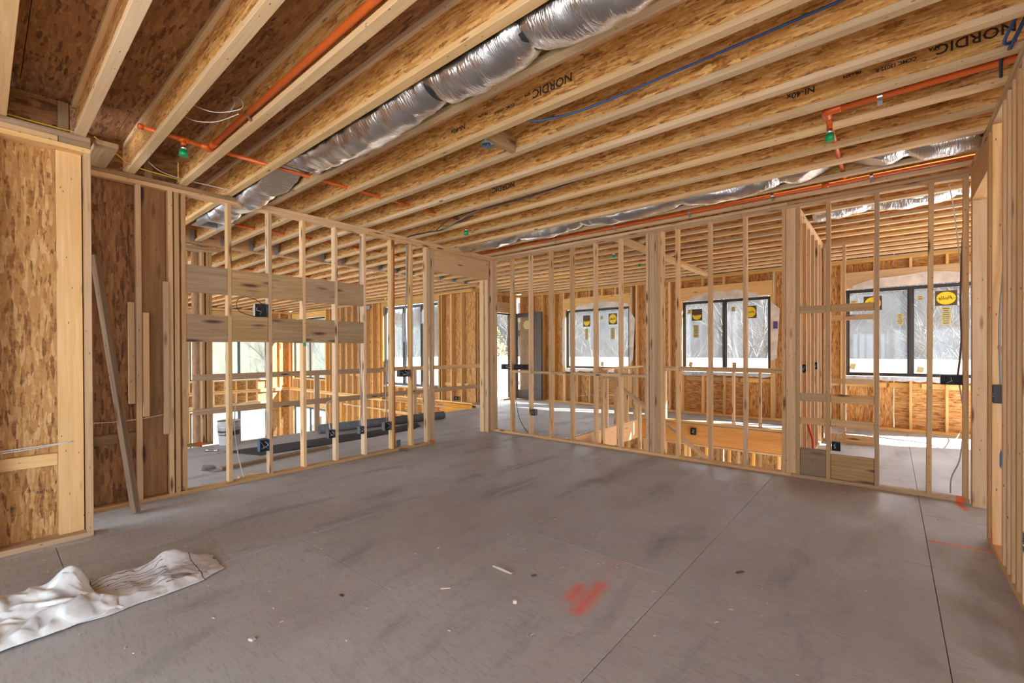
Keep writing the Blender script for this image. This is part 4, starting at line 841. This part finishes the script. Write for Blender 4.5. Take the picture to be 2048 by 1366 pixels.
cable([(-5.45, 4.06, 3.0), (-5.47, 4.07, 2.4), (-5.47, 4.04, 1.9), (-5.46, 4.05, 1.4), (-5.44, 4.0, 1.16)], .012, 'graywire', 'grey cable bundle dropping to the ganged switch box on the left partition')
cable([(.56, 3.40, 3.32), (.50, 3.45, 3.16), (.47, 3.62, 3.10), (.52, 3.68, 3.12)], .009, 'blue', 'blue looped cable hanging at the upper right wall')
cable([(.60, 3.42, 3.32), (.53, 3.50, 3.14), (.50, 3.70, 3.09)], .009, 'blue', 'second blue cable loop hanging at the upper right wall')
cable([(.50, 3.80, 3.22), (.49, 3.86, 3.12), (.50, 3.95, 3.05)], .009, 'navy', 'dark cable end beside the upper right orange pipe')
cable([(-4.88, -.3, 3.20), (-4.86, .0, 3.15), (-4.83, .4, 3.13), (-4.80, .52, 3.13)], .006, 'yellow', 'yellow cable above the left sheathed wall')
cable([(-4.89, -.3, 3.18), (-4.87, .0, 3.13), (-4.84, .4, 3.115), (-4.81, .52, 3.11)], .0045, 'whitewire', 'white cable under the yellow one above the left sheathed wall')
cable([(-5.0, .62, 3.20), (-5.1, .78, 3.13), (-5.2, .9, 3.10), (-5.3, 1.2, 3.11), (-5.35, 1.35, 3.12)], .005, 'yellow', 'yellow cable drooping behind the orange sprinkler branch')
cable([(-5.05, .98, 3.12), (-5.2, 1.1, 3.11), (-5.3, 1.3, 3.12), (-5.3, 1.6, 3.12), (-5.3, 1.72, 3.12)], .004, 'whitewire', 'white cable through the joists above the left partition')
cable([(-4.0, .98, 3.30), (-3.75, 1.0, 3.16), (-3.6, 1.08, 3.10), (-3.5, 1.2, 3.14), (-3.6, 1.23, 3.26), (-3.75, 1.23, 3.32), (-3.62, 1.2, 3.22), (-3.58, 1.15, 3.12)], .003, 'whitewire', 'thin white wire loop by the orange main pipe')
cable([(-4.15, .99, 3.25), (-3.9, 1.02, 3.12), (-3.75, 1.12, 3.10), (-3.55, 1.2, 3.12)], .003, 'whitewire', 'second thin white wire drooping below the loop')
cable([(-4.80, -1.0, .73), (-4.80, -.2, .715), (-4.80, .2, .72), (-4.815, .45, .742)], .004, 'whitewire', 'white cable along the left sheathed wall ending in the corner board')
cable([(-4.805, -1.0, .74), (-4.80, -.1, .728), (-4.803, .25, .735), (-4.815, .46, .745)], .004, 'whitewire', 'second white cable beside the first on the left sheathed wall')
cable([(-5.42, .62, .80), (-5.42, .80, .79), (-5.42, 1.0, .80), (-5.42, 1.15, .82)], .004, 'whitewire', 'white cable crossing the dark recess')
cable([(-5.45, 1.30, .82), (-5.7, 1.7, .80), (-6.2, 2.1, .79), (-5.6, 2.2, .86), (-5.46, 2.12, .78), (-5.45, 2.10, .48)], .005, 'whitewire', 'white cable sagging behind the left studs to the blue box')
cable([(-5.46, 2.17, 2.96), (-5.47, 2.12, 2.6), (-5.47, 2.13, 2.2), (-5.46, 2.12, 1.98)], .009, 'whitewire', 'white cable dropping to the metal box on the left partition')
cable([(-5.38, 2.06, 1.95), (-5.33, 1.90, 2.02), (-5.34, 1.78, 1.98), (-5.36, 1.80, 1.87), (-5.38, 1.95, 1.82), (-5.39, 2.05, 1.82)], .004, 'blackplastic', 'black wire looping out of the metal box')
cable([(-5.46, 1.80, .95), (-5.45, 1.78, .6), (-5.44, 1.81, .3), (-5.43, 1.86, .05)], .005, 'whitewire', 'white cable reaching the floor by the second left stud')
cable([(-5.45, 3.31, 2.98), (-5.46, 3.29, 2.2), (-5.45, 3.28, 1.4), (-5.45, 3.31, .7), (-5.45, 3.28, .43)], .008, 'graywire', 'grey cable dropping to the box second from the tube end')
cable([(-5.44, 2.86, .44), (-5.47, 2.85, .6), (-5.47, 2.82, .74), (-5.45, 2.88, .80), (-5.46, 3.05, .76), (-5.46, 3.25, .70)], .004, 'whitewire', 'thin white cable between the grey boxes before the tube')
cable([(-5.44, 3.70, .44), (-5.46, 3.70, .9), (-5.46, 3.72, 1.3)], .008, 'graywire', 'grey cable rising from the box beside the orange riser')
cable([(-4.98, 5.93, 3.0), (-4.96, 5.95, 2.3), (-4.97, 5.95, 1.7), (-4.97, 5.94, 1.2)], 0.008, 'graywire', 'grey cable bundle dropping to the four-gang switch box')
cable([(-4.98, 5.94, 1.1), (-5.0, 5.95, .7), (-4.96, 5.95, .35), (-5.02, 5.97, .05)], .006, 'graywire', 'grey cable falling from the four-gang switch box to the floor')
cable([(-4.94, 5.95, .55), (-4.9, 6.0, .25), (-4.75, 6.0, .06), (-4.68, 6.0, .02)], .006, 'navy', 'dark cable end on the floor behind the back partition')
cable([(-4.53, 5.95, .46), (-4.62, 6.0, .25), (-4.72, 6.02, .05)], .008, 'graywire', 'short grey cable under the small box on the back partition')
cable([(-6.9, 10.2, .12), (-5.5, 9.6, .35), (-4.4, 9.0, .42), (-3.0, 7.5, .45), (-1.7, 6.2, .52), (-.9, 6.0, .56)], .005, 'graywire', 'long grey cable slung behind the back partition at knee height')
cable([(.55, 5.95, 2.98), (.515, 5.98, 2.5), (.50, 5.99, 1.9), (.505, 5.98, 1.5), (.48, 5.97, 1.18)], .009, 'brownwire', 'dark cable dropping to the switch box by the doorway post')
cable([(.42, 5.98, 3.0), (.46, 6.0, 2.7), (.50, 6.0, 2.2)], .005, 'whitewire', 'white cable hanging at the top right of the back partition')
cable([(.49, 5.97, 1.09), (.52, 6.0, .8), (.50, 6.0, .4), (.44, 5.99, .2), (.43, 5.97, .05)], .006, 'graywire', 'grey cable dropping below the switch box by the doorway post')
cable([(-.46, 5.95, .46), (-.40, 6.1, .52), (.0, 6.4, .45), (.3, 7.3, .30), (.55, 8.6, .05), (.75, 9.6, .05), (.85, 10.2, .1)], .006, 'graywire', 'grey cable sagging across the right-hand room from the black box')
cable([(.58, 4.57, 1.18), (.575, 4.58, 1.6), (.60, 4.60, 2.1), (.61, 4.61, 2.9)], .007, 'graywire', 'grey cable rising from the black box on the right wall')
cable([(-.86, 6.9, .66), (-.84, 7.0, .45), (-.80, 7.1, .25), (-.80, 7.15, .05)], .012, 'red', 'short red tube at the foot of the stair-side partition')
cable([(-4.90, GY-.006, 2.98), (-4.905, GY-.006, 2.5), (-4.90, GY-.006, 2.2)], .006, 'whitewire', 'white cable beside the left far window')
cable([(-1.82, GY-.006, 2.98), (-1.825, GY-.006, 2.75), (-1.82, GY-.006, 2.6)], .006, 'whitewire', 'white cable beside the middle far window')
# wood block with round box between the joists
BL = empty('lighting_block', (-2.42, 2.74, 3.12), 'wood block with a round light box fixed between two overhead joists', 'lighting block')
B(BL, 'wood_block', -2.445, -2.405, 2.57, 2.906, 3.085, 3.21, 'lumber_gray', axis='y')
lathe('round_box', [(.0, 3.15), (.05, 3.15), (.053, 3.075), (.049, 3.075), (.046, 3.13), (0, 3.13)], 'graybox', BL, (-2.48, 2.64, 0), 20); tube('wire', [(-2.48, 2.63, 3.12), (-2.47, 2.64, 3.08), (-2.49, 2.64, 3.055)], .006, 'blue', BL, 6)
tube('wire', [(-2.46, 2.65, 3.12), (-2.45, 2.66, 3.085), (-2.47, 2.67, 3.10)], .005, 'whitewire', BL, 6)

# ---------------------------------------------------------------- print on joist webs (upside down, as fitted)
def web_text(k, x, z, body, size, mat='ink'):
    j = JO[k]; mt = Matrix.Translation((x, JY(k)-.0062, z)) @ Matrix.Rotation(R(180), 4, 'Y') @ Matrix.Rotation(R(90), 4, 'X'); text(body, size, mat, j, mt, 'printed_text', bold=.001)
web_text(5, -1.77, 3.235, 'NORDIC', .085); web_text(8, .37, 3.235, 'NORDIC', .085); web_text(8, -3.28, 3.235, 'NORDIC', .085)
web_text(5, -2.70, 3.235, 'NI-40x', .06); web_text(8, -.49, 3.235, 'NI-40x', .06); web_text(4, -1.40, 3.235, 'NI-40x', .06); web_text(4, -1.13, 3.25, 'PR-L274', .028); web_text(4, -.93, 3.25, 'TYPE-R', .028)
web_text(5, -2.42, 3.255, 'PR-L274', .028); web_text(5, -2.2, 3.225, 'CCMC 13032-R', .03); web_text(8, -.2, 3.25, 'PR-L274', .028); web_text(8, .02, 3.225, 'CCMC 13032-R', .03); web_text(5, -1.98, 3.25, 'APA', .03); web_text(8, .2, 3.25, 'APA', .03)
# stamps too small to read: rows of short dark bars
def smudge(parent, x, y, z, n, dx, dy, seed, s=1., plane='z', mat='ink_soft'):
    rr = random.Random(seed); V, F = [], []
    for i in range(n):
        a = i*.026*s; w = rr.uniform(.008, .017)*s; h = rr.uniform(.02, .05)*s*(1 if rr.random() > .2 else 0); cx, cy = x+dx*a, y+dy*a
        p = Vector((dx, dy, 0))*w/2; q = Vector((-dy, dx, 0))*h/2 if plane == 'z' else Vector((0, 0, h/2)); c = Vector((cx, cy, z)); o = len(V); V += [c-p-q, c+p-q, c+p+q, c-p+q]; F.append((o, o+1, o+2, o+3))
    mesh_obj('printed_stamp', V, F, mat, parent, ORG[parent.name])
Zs = JZ+JD-.0012
for i, (x, y0, n) in enumerate(((-3.9, .58, 11), (-2.9, .62, 9), (-4.3, .2, 12), (-3.3, 1.0, 10), (-3.6, 1.42, 8), (-2.2, 1.0, 9), (-2.6, 1.45, 8))): smudge(CE, x, y0, Zs, n, .05, 1, 40+i, 1.1)
for i, (y, z, n) in enumerate(((.22, .40, 6), (.27, .41, 5), (.32, .44, 7), (.12, .38, 6))): smudge(WD, -4.8812, y, z-.03*i, n, 0, .4, 60+i, .6, 'x', 'ink')

# ---------------------------------------------------------------- torn cement sack
SK = empty('paper_sack', (-3.5, .4, 0), 'torn empty white paper sack crumpled on the floor at the lower left', 'sack')
def sack_mat():
    s = NT('printed_sack_paper'); g = s.node('ShaderNodeTexCoord').outputs['Object']; sx = s.node('ShaderNodeSeparateXYZ'); s.L(g, sx.inputs[0]); X, Y = sx.outputs[0], sx.outputs[1]
    n = s.noise(g, 7, 4); col = s.ramp(n, [(.3, (.58, .58, .59)), (.7, (.70, .70, .71))])
    def band(v, c, w): return s.math('LESS_THAN', s.math('ABSOLUTE', s.math('SUBTRACT', v, c)), w)
    wob = s.math('ADD', Y, s.math('MULTIPLY', s.math('SUBTRACT', n, .5), .05))
    xw = s.math('ADD', X, s.math('MULTIPLY', s.math('SUBTRACT', n, .5), .10))
    st = s.math('LESS_THAN', s.math('FRACT', s.math('MULTIPLY', xw, 34)), .16); win = s.math('MULTIPLY', band(wob, .27, .09), band(X, -.03, .20)); win2 = s.math('MULTIPLY', s.math('MULTIPLY', band(wob, .10, .10), band(X, -.10, .13)), 1)
    ink = s.math('MULTIPLY', st, s.math('MAXIMUM', win, win2)); ink = s.math('MAXIMUM', ink, s.math('MULTIPLY', band(wob, .50, .003), band(X, 0, .3)))
    ex = s.math('DIVIDE', s.math('SUBTRACT', X, .135), .028); ey = s.math('DIVIDE', s.math('SUBTRACT', Y, .40), .055); el = s.math('LESS_THAN', s.math('ADD', s.math('MULTIPLY', ex, ex), s.math('MULTIPLY', ey, ey)), 1)
    col = s.mix(ink, col, (.12, .13, .15)); col = s.mix(s.math('MULTIPLY', el, .7), col, (.18, .19, .22))
    gp = s.math('MULTIPLY', band(wob, -.06, .07), band(X, -.16, .07)); col = s.mix(s.math('MULTIPLY', gp, .8), col, (.20, .18, .18))
    s.col(col).rough(.6); s.bump(n, .3, .01); return s.m
M['sack_print'] = sack_mat(); M['sack_white'] = plain('white_sack_liner', (.79, .83, .87), .5, noisy=8)
def sheet(name, nu, nv, fn, mat, seed, amp):
    rr = random.Random(seed); V = []
    for i in range(nu+1):
        for j in range(nv+1):
            ji = rr.uniform(-.38, .38) if 0 < i < nu else 0; jj = rr.uniform(-.38, .38) if 0 < j < nv else 0
            p = fn((i+ji)/nu, (j+jj)/nv); k = 1 if (0 < i < nu and 0 < j < nv) else .15
            V.append((p[0], p[1], max(.004, p[2]+k*rr.uniform(-.5, 1)*amp)))
    F = []
    for i in range(nu):
        for j in range(nv):
            a, b_, c, d = i*(nv+1)+j, (i+1)*(nv+1)+j, (i+1)*(nv+1)+j+1, i*(nv+1)+j+1
            F += [(a, b_, c), (a, c, d)] if rr.random() < .5 else [(a, b_, d), (b_, c, d)]
    o = mesh_obj(name, V, F, mat, SK, ORG[SK.name], True); me = o.data
    cr = me.attributes.new('crease_edge', 'FLOAT', 'EDGE'); cr.data.foreach_set('value', [1. if rr.random() < .32 else rr.choice((0, 0, .35)) for _ in me.edges])
    ms = o.modifiers.new('folds', 'SUBSURF'); ms.levels = ms.render_levels = 2
    md = o.modifiers.new('thickness', 'SOLIDIFY'); md.thickness = .003; md.offset = 1
    return o
def crease(x, y, s): return abs(noise.noise(Vector((x*4.5, y*4.5, s))))*.07
def gauss(x, y, cx, cy, rx, ry, a=0.):
    c, s = math.cos(a), math.sin(a); u, v = (x-cx)*c+(y-cy)*s, -(x-cx)*s+(y-cy)*c; return math.exp(-(u/rx)**2-(v/ry)**2)
def body(u, v):        # printed length, u along y, v across x
    y = -.45+u*1.48; wid = .46*(1-.30*max(0, (u-.84)/.16)); tip = max(0, (u-.90)/.10)
    x0 = -3.25-.10*tip-.012*math.sin(y*9); x = x0-v*wid-.03*noise.noise(Vector((y*6, v*3, 2)))
    e = min(1, min(v, 1-v)*7)*min(1, (1-u)*9)
    z = .006+e*(.022+crease(x, y, 1)*.5)+.085*gauss(x, y, -3.64, .80, .07, .12)+.05*gauss(x, y, -3.66, .50, .07, .12)+.03*gauss(x, y, -3.42, .74, .05, .12, .5)-.015*gauss(x, y, -3.5, .63, .15, .04)
    return (x, y+.03*noise.noise(Vector((v*7, 3, 1)))*u, z)
def liner(u, v):       # torn white part piled at the near-left end
    y = -.52+u*(1.04-.18*v); wid = .60-.10*u; x = -3.19-.06*u-v*wid-.02*noise.noise(Vector((y*7, v*4, 8)))
    edge = min(1, min(v*6, (1-v)*4)); eu = min(1, (1-u)*5)
    z = .012+edge*(eu*(.04+crease(x, y, 9)*1.1)+.125*gauss(x, y, -3.60, .33, .09, .06, .4)+.085*gauss(x, y, -3.58, .02, .12, .28)+.04*gauss(x, y, -3.36, .30, .06, .14, -.4))+.03*(1-eu)*abs(math.sin(v*7))
    return (x, y+.06*noise.noise(Vector((v*6, 1, 7)))*u, z)
sheet('printed_body', 46, 15, body, 'sack_print', 4, .009); sheet('torn_liner', 26, 15, liner, 'sack_white', 9, .027)

# ---------------------------------------------------------------- small litter on the floor
def chip(name, x, y, l, w, h, a, mat, label, cat):
    n = 7; V = []
    for i, t in enumerate((-.5, -.2, .2, .5)):
        ww = w*(1-.6*abs(t)); c = Vector((x+math.cos(a)*l*t, y+math.sin(a)*l*t, 0)); q = Vector((-math.sin(a), math.cos(a), 0))*ww/2; hh = h*(1-.5*abs(t)); V += [c-q+Vector((0, 0, .001)), c+q+Vector((0, 0, .001)), c+q*.7+Vector((0, 0, hh)), c-q*.7+Vector((0, 0, hh))]
    F = [(i*4+j, i*4+(j+1) % 4, i*4+4+(j+1) % 4, i*4+4+j) for i in range(3) for j in range(4)]+[(0, 1, 2, 3), (12, 13, 14, 15)]
    return tag(mesh_obj(name, V, F, mat, None, (x, y, 0)), label, cat)
chip('wood_sliver', -1.933, 2.183, .16, .022, .014, .0, 'wrap', 'white splinter lying in the middle of the floor', 'splinter')
chip('pebble', -1.626, 1.944, .022, .026, .02, .5, 'wrap', 'small white crumb near the pink paint', 'crumb'); chip('mortar_chip', -2.05, 1.80, .06, .03, .006, .8, 'wrap', 'flat pale crumb left of the white crumb', 'crumb')
chip('bark_chip', -2.451, 1.352, .03, .016, .008, .2, 'brownwire', 'dark chip on the floor left of the middle', 'chip'); chip('bark_chip', -1.729, 2.255, .035, .02, .008, .9, 'brownwire', 'dark chip right of the white splinter', 'chip')
chip('bark_chip', -.741, 3.133, .06, .02, .008, 1.0, 'brownwire', 'dark chip on the right side of the floor', 'chip'); chip('wood_crumb', -2.42, .86, .03, .03, .012, .3, 'wrap', 'pale crumb beside the floor joint near the bottom edge', 'crumb')
tag(tube('wire_coil', [(-5.28+.06*math.cos(a), 3.86+.06*math.sin(a), .006+.002*i) for i, a in enumerate([q*.6 for q in range(22)])], .003, 'brownwire'), 'thin wire coil on the floor by the left bottom plate', 'wire')
rr = random.Random(3); V, F = [], []
for i in range(420):
    x, y = rr.uniform(-4.8, .5), rr.uniform(.2, 5.8); l, w, a = rr.uniform(.004, .016), rr.uniform(.002, .005), rr.uniform(0, 3.14); c, s = math.cos(a), math.sin(a); o = len(V)
    V += [(x-c*l-s*w, y-s*l+c*w, .0012), (x+c*l-s*w, y+s*l+c*w, .0012), (x+c*l+s*w, y+s*l-c*w, .0012), (x-c*l+s*w, y-s*l-c*w, .0012), (x, y, .0012+w)]; F += [(o, o+1, o+4), (o+1, o+2, o+4), (o+2, o+3, o+4), (o+3, o, o+4)]
tag(mesh_obj('sawdust', V, F, 'wrap', None, (-2, 3, 0)), 'fine pale sawdust specks scattered over the floor', 'sawdust', kind='stuff')
